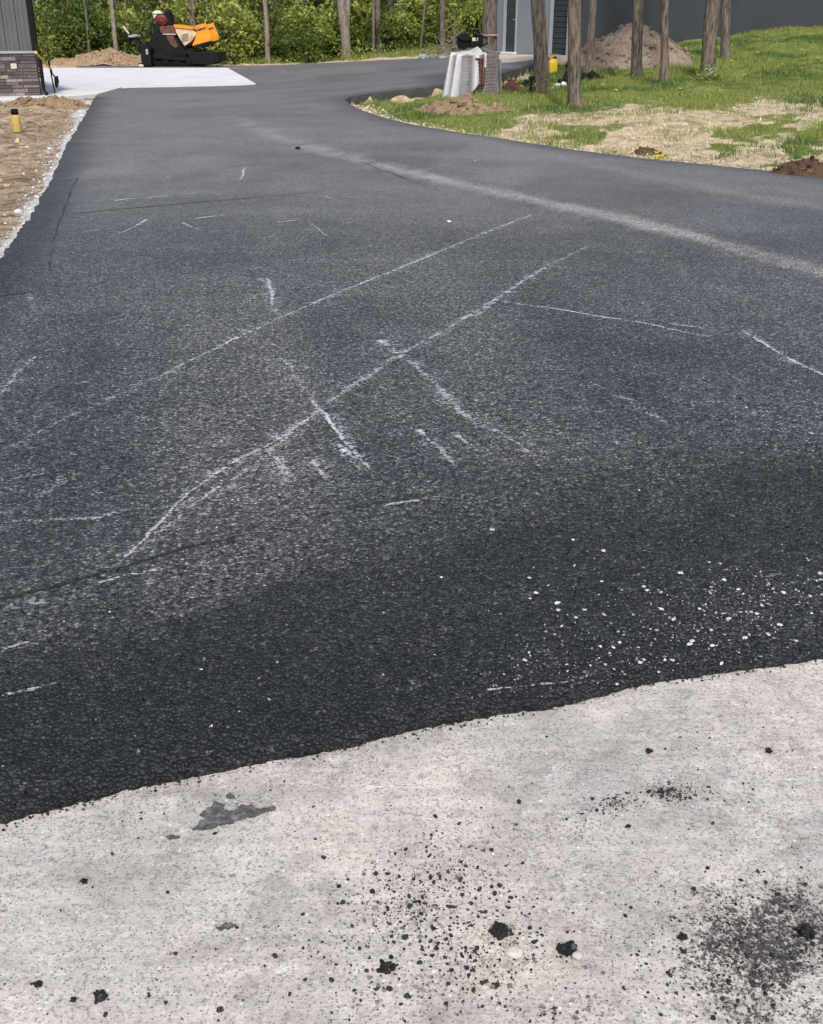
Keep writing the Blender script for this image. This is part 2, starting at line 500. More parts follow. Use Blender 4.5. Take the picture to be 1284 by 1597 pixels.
gF, gR, gB, gA, gL = gl(FRONT), gl(RIGHT), gl(BRANCH), gl(FAR), gl(LEFT)
stepf = lambda p: np.clip(p[1] * .006, .012, .3)
jf = lambda p: np.clip(.003 * p[1], .006, .022)
e_front = resample(gF, stepf, lambda p: .008)
e_right = resample(np.vstack([gF[-1:], gR]), stepf, jf)
e_branch = resample(np.vstack([gR[-1:], gB]), stepf, jf)
e_far = resample(np.vstack([gB[-1:], gA]), .25, .012)
e_left = resample(np.vstack([gA[-1:], gL, gF[:1]]), stepf, lambda p: jf(p) * 1.3)
OUT = np.vstack([e_front[:-1], e_right[:-1], e_branch[:-1], e_far[:-1], e_left[:-1]])
DRIVE = np.vstack([gF, gR, gB, gA, gL])     # coarse
SLAB = gl([(355, 108.6), (399, 134.3), (190, 140.5), (152, 151.7), (100, 156), (40, 160), (0, 163), (-160, 172), (-160, 112), (60, 109)])


def inside(poly, x, y):
    r = np.zeros(x.shape, bool); n = len(poly)
    for i in range(n):
        x1, y1 = poly[i]; x2, y2 = poly[(i + 1) % n]
        if y1 == y2: continue
        c = ((y1 > y) != (y2 > y)) & (x < (x2 - x1) * (y - y1) / (y2 - y1) + x1)
        r ^= c
    return r


def dist(line, x, y, closed=False):
    d = np.full(x.shape, 1e9); L = list(line) + ([line[0]] if closed else [])
    for a, b in zip(L, L[1:]):
        ab = np.subtract(b, a); q = ab @ ab + 1e-12
        t = np.clip(((x - a[0]) * ab[0] + (y - a[1]) * ab[1]) / q, 0, 1)
        d = np.minimum(d, np.hypot(x - a[0] - t * ab[0], y - a[1] - t * ab[1]))
    return d


def drive_off(x, y): return .018 + .04 * ss(2.2, 6.5, y)


def ground_z(x, y):
    """terrain with its small relief"""
    x = np.asarray(x, float); y = np.asarray(y, float)
    z = terr(x, y)
    ind = inside(DRIVE, x, y) | inside(SLAB, x, y)
    d = np.minimum(dist(DRIVE, x, y, True), dist(SLAB, x, y, True))
    near = ss(.1, 1.2, d)
    dirt = (x < -1.5) & (y < 34) & ~ind
    rough = (fbm(x * .9, y * .9, 11) - .5) * .26 + (fbm(x * 2.6, y * 2.6, 12) - .5) * .24
    lawn = (fbm(x * .5, y * .5, 21) - .5) * .22 + (fbm(x * 1.3, y * 1.3, 24) - .5) * .26 + (fbm(x * 2.4, y * 2.4, 22) - .5) * .06
    z = z + np.where(dirt, rough, lawn) * near * ~ind
    # the island sits lower behind the far kerb of the branch
    db = dist(gB, x, y)
    z = z - .26 * (1 - ss(.1, 2.2, db)) * (~ind)
    z = z - np.where(ind, .14 * ss(.12, .5, d), 0) - np.where(ind, .01, .015)
    z = np.where(y < 1.2, -.2, z)
    return z


def gz(p): return float(ground_z(np.array([p[0]]), np.array([p[1]]))[0])


def on(px, py, off=0):
    """point of the relief under a pixel"""
    p = G(px, py); return Vector((p.x, p.y, gz(p) + off))


# ------------------------------------------------------------------ ground sheet
def axis(fine0, fine1, step, far, mul=1.25):
    a = list(np.arange(fine0, fine1 + 1e-6, step)); s = step
    while a[-1] < far: s *= mul; a.append(a[-1] + s)
    s = step
    while a[0] > -far: s *= mul; a.insert(0, a[0] - s)
    return np.array(a)


def build_ground():
    xs = axis(-13, 15, .14, 1500); ys = axis(4, 54, .14, 1500)
    X, Y = np.meshgrid(xs, ys); sh = X.shape
    x, y = X.ravel(), Y.ravel()
    z = ground_z(x, y)
    px, py = proj(x, y, z)
    n = fbm(x * .8, y * .8, 31); n2 = fbm(x * 2.5, y * 2.5, 33)
    right = (x > -2) & (y < 60)
    dR = dist(np.vstack([gR, gB]), x, y)
    grass = np.where(right, 1., 0.)
    # bare straw strip by the drive and over the bank
    straw = np.zeros_like(x)
    line_y = np.interp(px, [560, 640, 700, 760, 800, 850, 960, 1060, 1130, 1190, 1284, 1400], [176, 195, 203, 203, 190, 180, 168, 160, 152, 148, 168, 185])
    straw = np.where(right & (y < 40), np.clip(.5 + (py - line_y) / 34 + (n2 - .5) * 1.5, 0, 1), 0)

    def patch(cx, cy, rx, ry, sl=0):
        u = (px - cx) / rx; v = (py - cy - sl * (px - cx)) / ry
        return np.clip(1.25 - np.sqrt(u * u + v * v) + (n2 - .5) * 2.0 + (fbm(x * 6, y * 6, 35) - .5) * 1.0, 0, 1)
    gp = np.maximum.reduce([patch(915, 207, 62, 20, -.12), patch(1175, 205, 85, 22, -.25), patch(1270, 215, 60, 26, -.4), patch(1110, 160, 60, 14), patch(760, 196, 45, 10), patch(955, 240, 14, 6), .75 * patch(660, 188, 80, 9, .15)])
    straw = straw * (1 - ss(.2, .75, gp))
    straw = np.maximum(straw, np.where(right & (dR < .35), .9, 0) * (py > 120))
    grass = np.where(right, np.maximum(1 - straw, .14 * (n2 > .45)), grass)
    soil = patch(720, 168, 40, 13) + patch(1010, 190, 40, 10)
    grass = grass * (1 - ss(.4, .7, soil))
    straw = np.maximum(straw, .3 * ss(.5, .8, n) * (grass > .5) * 0)
    wood = (y > 52.5) & (x < 6)
    grass = np.where(wood, np.where(n > .46, .75, .3) * (y < 62), grass)
    dF = dist(gA[3:12], x, y); verge = np.clip(1.3 - dF / (1.2 + 3.4 * n), 0, 1) * (y > 40) * (x < 4)
    grass = grass * (1 - ss(.4, .8, verge)); straw = np.maximum(straw, verge * .85)
    litter = np.where(wood & (verge < .3), 1., 0.)
    outer = (y > 70) | (x > 25) | (x < -30)
    grass = np.where(outer & ~wood, 1, grass)
    dL = dist(gL[:11], x, y)
    gravel = np.where((x < -1) & (y < 34), np.clip(1.1 - dL / (.14 + .3 * np.abs(n - .35)), 0, 1), 0)
    gravel = np.where((x < -1) & (y > 23) & (y < 34), np.maximum(gravel, np.clip(1.1 - dL / (.2 + .5 * n), 0, 1)), gravel)
    V = np.stack([x, y, z], 1)
    idx = np.arange(len(x)).reshape(sh)
    Fc = np.stack([idx[:-1, :-1], idx[:-1, 1:], idx[1:, 1:], idx[1:, :-1]], -1).reshape(-1, 4)
    o = np_mesh('ground', V, Fc, MAT['soil'], True, {'grass': grass, 'straw': straw, 'gravel': gravel, 'litter': litter})
    kind(o, 'structure')
    return dict(x=x, y=y, grass=grass, straw=straw, gravel=gravel, litter=litter, sh=sh, xs=xs, ys=ys)


GR = build_ground()


def gmask(name, x, y):
    i = np.clip(np.searchsorted(GR['xs'], x), 0, len(GR['xs']) - 1); j = np.clip(np.searchsorted(GR['ys'], y), 0, len(GR['ys']) - 1)
    return GR[name].reshape(GR['sh'])[j, i]


# ------------------------------------------------------------------ driveway
DARKLINE = ([-500, 0, 150, 400, 560, 700, 850, 1000, 1284, 1700], [1010, 950, 908, 838, 795, 762, 735, 705, 672, 640])
DUST = gl([(350, 180), (400, 203), (450, 225), (560, 258), (700, 290), (850, 325), (1000, 358), (1100, 385), (1284, 437), (1500, 505)])
DUST2 = gl([(700, 214), (860, 250), (1000, 280), (1150, 310), (1400, 350)])


def build_drive():
    # interior points, denser where the photo looks closely
    pts = []
    for py in np.concatenate([np.arange(96, 180, 3.), np.arange(180, 420, 6.), np.arange(420, 1420, 11.)]):
        for px in np.arange(-480, 1800, 14.):
            pts.append((px + random.uniform(-4, 4), py + random.uniform(-1, 1)))
    P = np.array([G(a, b)[:2] for a, b in pts])
    inn = inside(OUT, P[:, 0], P[:, 1]) & (dist(OUT, P[:, 0], P[:, 1], True) > np.clip(P[:, 1] * .006, .02, .2))
    P = P[inn]
    co = [Vector(p) for p in np.vstack([OUT, P])]
    n = len(OUT)
    r = geometry.delaunay_2d_cdt(co, [], [list(range(n))], 1, 1e-5)
    v2 = np.array([v[:] for v in r[0]]); tri = np.array([f for f in r[2] if len(f) == 3])
    x, y = v2[:, 0], v2[:, 1]
    z = terr(x, y) + drive_off(x, y) + (fbm(x * .35, y * .35, 41) - .5) * .02 * ss(3, 8, y)
    d_edge = dist(OUT[::3], x, y, True)
    z = z - .012 * (1 - ss(0, .25, d_edge)) * ss(5, 9, y) - .008 * (1 - ss(0, .06, d_edge)) * (1 - ss(4, 7, y))
    px, py = proj(x, y, z)
    ln = np.interp(px, *DARKLINE)
    n1 = fbm(x * 3, y * 3, 44)
    dark = ss(-30, 130, py - ln + (n1 - .5) * 120 + (fbm(x * 9, y * 9, 46) - .5) * 60) * (.80 + .2 * ss(900, 1150, py))
    dl = dist(gL, x, y); dark = np.maximum(dark, .75 * (1 - ss(.12, .55, dl)) * (y < 34))
    dr = dist(np.vstack([gR, gB]), x, y); dark = np.maximum(dark, .55 * (1 - ss(.1, .6, dr)))
    far_patch = .25 * ss(.5, .7, fbm(x * .5, y * .9, 47)); dark = np.maximum(dark, far_patch)
    dd = dist(DUST, x, y); dust_and_sheen = np.clip(1.35 - dd / (.07 + .20 * n1), 0, 1) * (.55 + .8 * fbm(x * 3, y * 1.2, 58)) * (.7 + .3 * ss(200, 320, py))
    dust_and_sheen = np.maximum(dust_and_sheen, .3 * np.clip(1 - dd / .32, 0, 1))
    dust_and_sheen = np.maximum(dust_and_sheen, .42 * np.clip(1 - dist(DUST2, x, y) / (.35 + .3 * n1), 0, 1))
    dust_and_sheen = np.maximum(dust_and_sheen, .35 * ss(.55, .75, fbm(x * .8, y * .35, 51)) * ss(620, 300, py) * (dark < .5))
    dust_and_sheen = np.maximum(dust_and_sheen, (.06 + .34 * fbm(x * .45, y * .28, 52)) * ss(560, 230, py) * (1 - .8 * np.clip(dark, 0, 1)))  # grazing sheen of the far asphalt, put into the colour as lightening
    V = np.stack([x, y, z], 1)
    # roller laps along the drive, and chalk dust trodden about
    lap = fbm(x * 1.5 + .25 * y, y * .10, 55); dust_and_sheen = np.maximum(dust_and_sheen, .20 * ss(.5, .72, lap) * (dark < .6)); dark = np.maximum(dark, .32 * ss(.5, .30, lap) * ss(300, 420, py))

    def haze(cx, cy, rx, ry, a):
        u = (px - cx) / rx; w_ = (py - cy) / ry
        return a * np.clip(1.3 - np.sqrt(u * u + w_ * w_) + (fbm(x * 2.2, y * 2.2, 57) - .5) * 1.6, 0, 1)
    hz = np.maximum.reduce([haze(350, 680, 150, 50, .09), haze(640, 620, 150, 50, .08), haze(250, 480, 150, 50, .14), haze(800, 700, 90, 30, .14), haze(90, 975, 80, 22, .11), haze(1150, 960, 130, 40, .05), haze(560, 330, 220, 30, .12)])
    dust_and_sheen = np.maximum(dust_and_sheen, hz)
    # skirt
    ed = {}
    for t in tri:
        for a, b in ((t[0], t[1]), (t[1], t[2]), (t[2], t[0])):
            if (b, a) in ed: del ed[(b, a)]
            else: ed[(a, b)] = 1
    vmap = {}; ex = []; exd = []; sk = []
    for a, b in ed:
        for q in (a, b):
            if q not in vmap:
                vmap[q] = len(V) + len(ex); ex.append((x[q], y[q], z[q] - .42)); exd.append((1, 0))
        sk += [(a, vmap[b], b), (a, vmap[a], vmap[b])]
    V = np.vstack([V, ex]); dark = np.concatenate([dark, np.ones(len(ex))]); dust_and_sheen = np.concatenate([dust_and_sheen, np.zeros(len(ex))])
    tri = np.vstack([tri, np.array(sk)])
    # loose-looking aggregate of the rough near strip, rooted in the mat
    N = 88000
    qx = rng.uniform(-1.9, 1.9, N); qy = rng.uniform(1.9, 5.2, N)
    keep = inside(DRIVE, qx, qy)
    qz = drive_off(qx, qy)
    ppx, ppy = proj(qx, qy, qz)
    lnq = np.interp(ppx, *DARKLINE)
    pr = .12 + .88 * ss(-40, 90, ppy - lnq)
    keep &= (rng.uniform(0, 1, N) < pr * ss(5.3, 4.2, qy)) & (ppx > -60) & (ppx < W0 + 60)
    qx, qy, qz, ppy = qx[keep], qy[keep], qz[keep], ppy[keep]
    S = np.clip(rng.lognormal(-5.28, .42, len(qx)), .002, .0115)
    dq = dist(gF, qx, qy)
    qz = qz - .008 * (1 - ss(0, .06, dq)) - S * .25
    LV, LF, li = lumps(np.stack([qx, qy, qz], 1), S, OCT, .62, .25, .5)
    ld = np.clip(1.02 - rng.exponential(.17, len(qx)), .0, 1)[li]
    ldu = (np.where(rng.uniform(0, 1, len(qx)) < .012, .7, 0))[li]
    LF = LF + len(V)
    V = np.vstack([V, LV]); dark = np.concatenate([dark, ld]); dust_and_sheen = np.concatenate([dust_and_sheen, ldu]); tri = np.vstack([tri, LF])
    o = np_mesh('driveway', V, tri, MAT['asphalt'], False, {'dark': dark, 'dust_and_sheen': dust_and_sheen, 'far_smooth': ss(4.5, 14, V[:, 1])})
    kind(o, 'structure')


build_drive()


def drive_z(x, y): return terr(x, y) + drive_off(x, y) + (fbm(np.asarray(x) * .35, np.asarray(y) * .35, 41) - .5) * .02 * ss(3, 8, y)


# ------------------------------------------------------------------ concrete
def plate(name, poly, top, thick, mat, sub=None, attrs=None):
    pts = [Vector(p) for p in poly]
    n = len(pts); inner = [Vector(p) for p in (sub if sub is not None else [])]
    r = geometry.delaunay_2d_cdt(pts + inner, [], [list(range(n))], 1, 1e-5)
    v2 = np.array([v[:] for v in r[0]]); tri = [tuple(f) for f in r[2]]
    z = top(v2[:, 0], v2[:, 1]) if callable(top) else np.full(len(v2), top)
    V = [(a, b, c) for (a, b), c in zip(v2, z)]
    ed = {}
    for t in tri:
        for k in range(len(t)):
            a, b = t[k], t[(k + 1) % len(t)]
            if (b, a) in ed: del ed[(b, a)]
            else: ed[(a, b)] = 1
    vm = {}; F = list(tri)
    for a, b in ed:
        for q in (a, b):
            if q not in vm: vm[q] = len(V); V.append((V[q][0], V[q][1], V[q][2] - thick))
        F += [(a, vm[b], b), (a, vm[a], vm[b])]
    at = attrs(np.array(V)) if attrs else {}
    return np_mesh(name, np.array(V), np.array(F), mat, False, at)


def apron_attr(V):
    px, py = proj(V[:, 0], V[:, 1], V[:, 2])
    n = fbm(V[:, 0] * 9, V[:, 1] * 9, 61)

    def el(cx, cy, rx, ry, a, sl=0):
        u = (px - cx) / rx; v = (py - cy - sl * (px - cx)) / ry
        return a * np.clip(1.3 - np.sqrt(u * u + v * v) + (n - .5) * .9, 0, 1)
    s = np.maximum.reduce([el(1190, 1475, 145, 95, .95), el(1110, 1420, 90, 40, .5), el(1040, 1235, 45, 14, .8), el(930, 1265, 85, 18, .45, -.2), el(860, 1300, 80, 25, .35),
                           el(720, 1470, 130, 95, .25), el(900, 1580, 160, 40, .35), el(360, 1262, 90, 22, .35), el(250, 1190 + 40, 200, 12, .3, -.2), el(1200, 1580, 160, 40, .55)])
    return {'smudge': s}


fx = gF.copy(); fx[:, 1] += .35
front_poly = np.vstack([[(-6, -3)], [(6, -3)], [(6, fx[-1, 1])], fx[::-1], [(-6, fx[0, 1])]])
sub = np.array([G(a + random.uniform(-4, 4), b + random.uniform(-4, 4))[:2] for b in np.arange(1010, 1640, 12.) for a in np.arange(-60, 1350, 12.)])
sub = sub[inside(front_poly, sub[:, 0], sub[:, 1]) & (dist(front_poly, sub[:, 0], sub[:, 1], True) > .01)]
kind(plate('concrete_apron', front_poly, lambda x, y: (fbm(x * 6, y * 6, 71) - .5) * .008 - .004 - .03 * ss(.12, .3, y - np.interp(x, gF[:, 0], gF[:, 1])), .15, MAT['worn_concrete'], sub, apron_attr), 'structure')

slab_sub = np.array([(x, y) for x in np.arange(-14, 2, 1.) for y in np.arange(28, 51, 1.)])
slab_sub = slab_sub[inside(SLAB, slab_sub[:, 0], slab_sub[:, 1]) & (dist(SLAB, slab_sub[:, 0], slab_sub[:, 1], True) > .2)]
kind(plate('concrete_slab', SLAB, lambda x, y: terr(x, y) + .075, .25, MAT['fresh_concrete'], slab_sub), 'structure')


# ------------------------------------------------------------------ chalk lines and seams on the asphalt
def ribbons(name, specs, mat, lift):
    V = []; F = []; A = []
    for pts, wpx, inten in specs:
        P = np.array([G(a, b)[:2] for a, b in pts])
        L = np.linalg.norm(np.diff(P, axis=0), axis=1)
        st = np.clip(P[:, 1].mean() * .004, .008, .06)
        Q = resample(P, st)
        if len(Q) < 4: Q = resample(P, st / 4)
        # smooth corners
        for _ in range(4): Q[1:-1] = (Q[:-2] + 2 * Q[1:-1] + Q[2:]) / 4
        t = np.gradient(Q, axis=0); t /= np.linalg.norm(t, axis=1)[:, None] + 1e-9
        nr = np.stack([-t[:, 1], t[:, 0]], 1)
        k = np.arange(len(Q)); sd = random.randint(0, 999)
        Q = Q + nr * ((fbm(k * .12, k * 0, sd) - .5) * wpx * 1.3 * P[:, 1].mean() / F0)[:, None]
        hw = wpx * .8 * (Q[:, 1] * cp + CZ * sp) / F0 * (.6 + .9 * fbm(k * .2, k * 0 + 5, sd + 1))
        ii = inten if hasattr(inten, '__len__') else (inten, inten)
        it = np.linspace(0, 1, len(Q)); it = np.interp(it, np.linspace(0, 1, len(ii)), ii)
        it = it * (1 + .45 * ss(5, 12, P[:, 1].mean())) * (.55 + .75 * fbm(k * .15, k * 0 + 9, sd + 2)); it[0] = it[-1] = 0
        b = len(V)
        for j in range(len(Q)):
            for s, a in ((-1, 0), (-.45, .75), (0, 1), (.45, .75), (1, 0)):
                p = Q[j] + nr[j] * hw[j] * s
                V.append((p[0], p[1], float(drive_z(p[0], p[1])) + (lift + .0012 if p[1] < 4.6 else lift))); A.append(it[j] * a)
        for j in range(len(Q) - 1):
            for c in range(4): F.append((b + j * 5 + c, b + j * 5 + c + 1, b + (j + 1) * 5 + c + 1, b + (j + 1) * 5 + c))
    return np_mesh(name, np.array(V), np.array(F), mat, True, {'amt': np.array(A)})


CH = [
    ([(0, 718), (60, 690), (130, 655), (180, 632), (250, 603), (330, 563), (430, 515), (520, 475), (620, 435), (700, 400), (770, 370), (830, 345)], 5.5, (.6, .62, .75, .8, .9, .85, .95, .75, .8, .55)),
    ([(190, 885), (225, 858), (265, 815), (290, 785), (340, 750), (410, 712), (450, 690), (500, 655), (560, 610), (625, 570), (700, 527), (760, 490), (850, 430), (930, 390)], 7, (.9, 1, 1.05, .85, .8, .8, .75, .85, .75, .6, .3)),
    ([(250, 845), (300, 800), (350, 768), (400, 735), (450, 698), (520, 640), (600, 585), (640, 555)], 9, (.7, .85, .75, .7, .7, .65, .5)),
    ([(740, 510), (790, 470), (840, 435)], 9, (.55, .6, .35)),
    ([(775, 485), (850, 494), (930, 508), (1010, 520), (1060, 532), (1120, 545)], 5, (.9, .95, .85, .95, .8, .5)),
    ([(1020, 518), (1080, 525), (1130, 535)], 4, (.5, .8, .4)),
    ([(1152, 530), (1190, 553), (1230, 577), (1290, 605)], 7, (.9, 1, 1, .95)),
    ([(590, 545), (605, 553), (628, 574), (670, 605), (700, 640), (740, 672), (800, 705), (845, 735)], 11, (1, .7, .75, .7, .95, .7, .5, .3)),
    ([(436, 574), (455, 590), (480, 630), (510, 665), (535, 700), (560, 730), (592, 752)], 10, (.7, .55, .5, .9, 1, .9, .6)),
    ([(428, 725), (440, 745), (452, 770)], 13, (1., 1., .6)), ([(484, 728), (496, 742), (508, 762)], 10, (1, .95, .6)), ([(528, 704), (545, 725), (560, 748)], 10, (1, .95, .7)),
    ([(653, 684), (675, 708), (700, 730), (722, 744)], 11, (1, 1, .95, .5)), ([(705, 688), (722, 700), (742, 714)], 9, (.75, .85, .5)),
    ([(915, 608), (980, 640), (1050, 678), (1090, 695)], 14, (.4, .5, .45, .2)),
    ([(418, 448), (424, 478), (429, 504)], 7, (.9, .8, .5)), ([(405, 466), (398, 480), (380, 492)], 6, (.4, .5, .3)),
    ([(-20, 650), (0, 632), (25, 605), (62, 571)], 8, (.9, .8, .8, .7)),
    ([(176, 324), (196, 321), (216, 319)], 5, (.9, 1, .7)), ([(222, 319), (246, 317), (270, 315)], 4, (.8, .9, .9)), ([(278, 313), (314, 310)], 4, (.8, .7)),
    ([(300, 353), (328, 349), (357, 346)], 4, (.8, .95, .7)), ([(284, 358), (300, 366), (318, 371)], 6, (.6, .7, .5)), ([(428, 358), (450, 356), (470, 353)], 4, (.8, .9, .7)),
    ([(478, 357), (496, 368), (514, 381)], 5, (.5, .6, .4)), ([(130, 374), (146, 372), (162, 370)], 5, (.8, .8, .6)), ([(172, 384), (205, 368), (230, 353)], 5, (.5, .6, .9)),
    ([(375, 290), (379, 278), (384, 266)], 4, (.6, .7, .4)), ([(300, 258), (330, 256)], 3, (.4, .4)), ([(255, 290), (270, 282)], 4, (.4, .5)),
    ([(0, 828), (80, 822), (160, 820), (200, 808), (240, 803)], 11, (.55, .6, .65, .75, .5)), ([(60, 790), (100, 765), (130, 750)], 14, (.5, .6, .6)), ([(0, 765), (40, 757), (75, 750)], 10, (.6, .5, .4)),
    ([(150, 921), (210, 908), (275, 894)], 8, (.7, .85, .7)), ([(560, 808), (640, 796), (690, 786)], 7, (.5, .75, .5)), ([(300, 905), (360, 892), (420, 882)], 9, (.45, .55, .4)),
    ([(0, 1096), (40, 1088), (95, 1077)], 8, (.7, .6, .5)), ([(0, 1028), (50, 1008)], 9, (.7, .6)), ([(755, 1088), (880, 1076), (925, 1062)], 6, (.7, .75, .7)),
    ([(0, 958), (60, 952), (120, 948)], 26, (.4, .45, .3)), ([(70, 990), (130, 985)], 14, (.45, .35)), ([(1255, 690), (1290, 692)], 6, (.8, .9)),
    ([(312, 808), (309, 832), (308, 856)], 14, (.5, .5, .45)), ([(1248, 915), (1290, 917)], 8, (.7, .8)), ([(1180, 912), (1220, 905)], 7, (.5, .4)),
    ([(640, 1070), (655, 1085)], 10, (.6, .5)), ([(50, 478), (57, 505)], 10, (.5, .4)), ([(0, 500), (30, 480), (60, 470)], 8, (.3, .35, .25)),
]
for pts, wv, iv in list(CH[:18]):
    CH.append((pts, wv * 3.2, [q * .5 for q in (iv if hasattr(iv, '__len__') else (iv, iv))]))
for k in range(150):     # scattered short scuffs
    a, b = (random.uniform(60, 1200), random.uniform(240, 820)) if k < 60 else (random.gauss(300, 200), random.gauss(740, 70))
    an = random.choice([-.5, -.45, .6, .2]) + random.uniform(-.15, .15); l = random.uniform(8, 26)
    CH.append(([(a, b), (a + l, b + l * an * .6)], random.uniform(3, 7), random.uniform(.3, .6)))
kind(ribbons('chalk_marks', CH, MAT['chalk'], .0045), 'structure')
SE = [([(-20, 952), (100, 922), (200, 893), (300, 863), (360, 852), (405, 842)], 8, (1, 1, 1, 1.1, 1, .6)),
      ([(405, 842), (520, 815), (640, 785), (760, 765)], 22, (.6, .5, .5, .2)),
      ([(108, 344), (250, 331), (400, 317), (560, 302)], 3.5, (.8, .8, .7, .4)), ([(122, 285), (104, 330), (86, 385), (78, 440)], 3.5, (.45, .5, .5, .3)), ([(82, 440), (110, 500), (150, 560)], 6, (.35, .3, .2)),
      ([(0, 478), (30, 473), (60, 470)], 5, (.9, .9, .6)), ([(300, 215), (420, 235)], 5, (.4, .3)), ([(560, 258), (640, 290), (700, 312)], 5, (.4, .5, .3))]
kind(ribbons('paving_seams', SE, MAT['seam'], .0030), 'structure')


# ------------------------------------------------------------------ small stones and crumbs
def colarr(base, n, var=.2, hue=.05):
    b = np.array(base)[None] * rng.uniform(1 - var, 1 + var, (n, 1)) * rng.uniform(1 - hue, 1 + hue, (n, 3))
    return np.clip(np.concatenate([b, np.ones((n, 1))], 1), 0, 1)


def lump_stuff(name, P, S, cols, mat, **kw):
    V, F, i = lumps(P, S, **kw)
    o = np_mesh(name, V, F, mat, False, {'Col': cols[i]})
    return kind(o, 'stuff')


def px_cloud(n, cx, cy, sx, sy, sl=0):
    a = rng.normal(0, 1, (n, 2)); x = cx + a[:, 0] * sx; y = cy + a[:, 1] * sy + sl * (x - cx)
    return np.stack([x, y], 1)


# black crumbs on the concrete
pc = np.vstack([px_cloud(1100, 690, 1400, 75, 60), px_cloud(1000, 700, 1500, 110, 55), px_cloud(160, 620, 1390, 60, 28, -.3), px_cloud(120, 1045, 1236, 30, 9), px_cloud(150, 940, 1258, 45, 14, -.25),
                px_cloud(1500, 1185, 1465, 80, 55), px_cloud(400, 1080, 1530, 120, 50), px_cloud(120, 1200, 1215, 90, 50), px_cloud(90, 320, 1240, 80, 12, -.2),
                px_cloud(170, 500, 1560, 250, 60), np.stack([rng.uniform(0, 1284, 420), rng.uniform(1130, 1640, 420)], 1), px_cloud(350, 640, 1405, 45, 28), px_cloud(260, 700, 1360, 40, 35), px_cloud(220, 780, 1470, 60, 35), px_cloud(180, 1050, 1236, 22, 7), px_cloud(120, 960, 1252, 14, 6)])
W3 = np.array([G(a, b)[:] for a, b in pc if 1040 < b < 1700])
ok = ~inside(DRIVE, W3[:, 0], W3[:, 1]); W3 = W3[ok]
S = np.clip(rng.lognormal(-6.6, .62, len(W3)), .0006, .0058); W3[:, 2] = -.004 + S * .3
cl = colarr((.022, .021, .021), len(W3), .5); gsel = rng.uniform(0, 1, len(W3)) < .25; cl[gsel] = colarr((.16, .145, .135), gsel.sum(), .4)
lump_stuff('asphalt_crumbs', W3, S, cl, MAT['crumb'])
# crumbs spilled along the front edge
t = rng.uniform(0, 1, 600); eF = e_front[(t * (len(e_front) - 1)).astype(int)]
eF = eF + np.stack([rng.normal(0, .006, 600), -np.abs(rng.normal(0, .016, 600)) + .004], 1)
S = np.clip(rng.lognormal(-6.2, .5, 600), .001, .005); P3 = np.column_stack([eF, -.002 + S * .3])
lump_stuff('edge_crumbs', P3, S, colarr((.022, .022, .024), 600, .5), MAT['crumb'])

# white gravel dust on the near asphalt
pc = np.vstack([px_cloud(800, 1160, 965, 95, 42, -.12), px_cloud(420, 1010, 1010, 110, 38, -.1), px_cloud(130, 900, 950, 110, 60), np.stack([rng.uniform(0, 1284, 150), rng.uniform(600, 1150, 150)], 1), px_cloud(150, 830, 1055, 60, 18, -.1), px_cloud(170, 1130, 930, 80, 22)])
W3 = np.array([G(a, b)[:] for a, b in pc if 300 < b < 1200]); ok = inside(DRIVE, W3[:, 0], W3[:, 1]); W3 = W3[ok]
S = np.clip(rng.lognormal(-6.6, .7, len(W3)), .0005, .006); W3[:, 2] = drive_z(W3[:, 0], W3[:, 1]) + .002
lump_stuff('gravel_grit', W3, S, colarr((.36, .345, .32), len(W3), .75), MAT['crumb'], flat=.45, jit=.5)


def stone_thing(name, p, r, col, label, cat, group=None, flat=.7, mat='crumb', seed=None, sub=2, jit=.22):
    bm = bmesh.new(); bmesh.ops.create_icosphere(bm, subdivisions=sub, radius=1)
    sx, sy, sz = random.uniform(.9, 1.25), random.uniform(.75, 1), flat * random.uniform(.85, 1.1)
    o1, o2 = random.uniform(0, 99), random.uniform(0, 99)
    vs = list(bm.verts)
    c = np.array([v.co[:] for v in vs])
    d = 1 + jit * 2 * (fbm(c[:, 0] * 1.6 + o1 + c[:, 2], c[:, 1] * 1.6 + o2 - c[:, 2], 3) - .5) + jit * (vnoise(c[:, 0] * 4 + o2 + c[:, 2] * 3, c[:, 1] * 4 + o1, 9) - .5)
    for v, k in zip(vs, d): v.co = Vector((v.co.x * sx, v.co.y * sy, v.co.z * sz)) * float(k) * r
    bmesh.ops.rotate(bm, verts=bm.verts, cent=(0, 0, 0), matrix=Matrix.Rotation(random.uniform(0, 6.28), 3, 'Z'))
    mz = min(v.co.z for v in bm.verts)
    bmesh.ops.translate(bm, verts=bm.verts, vec=(0, 0, -mz - r * .08))
    o = bm_obj(name, bm, MAT[mat], None, False)
    if mat in ('crumb', 'stone'):
        at = o.data.attributes.new('Col', 'FLOAT_COLOR', 'POINT')
        at.data.foreach_set('color', np.tile(np.array([*col, 1], np.float32), len(o.data.vertices)))
    o.location = p
    return tag(o, label, cat, group)


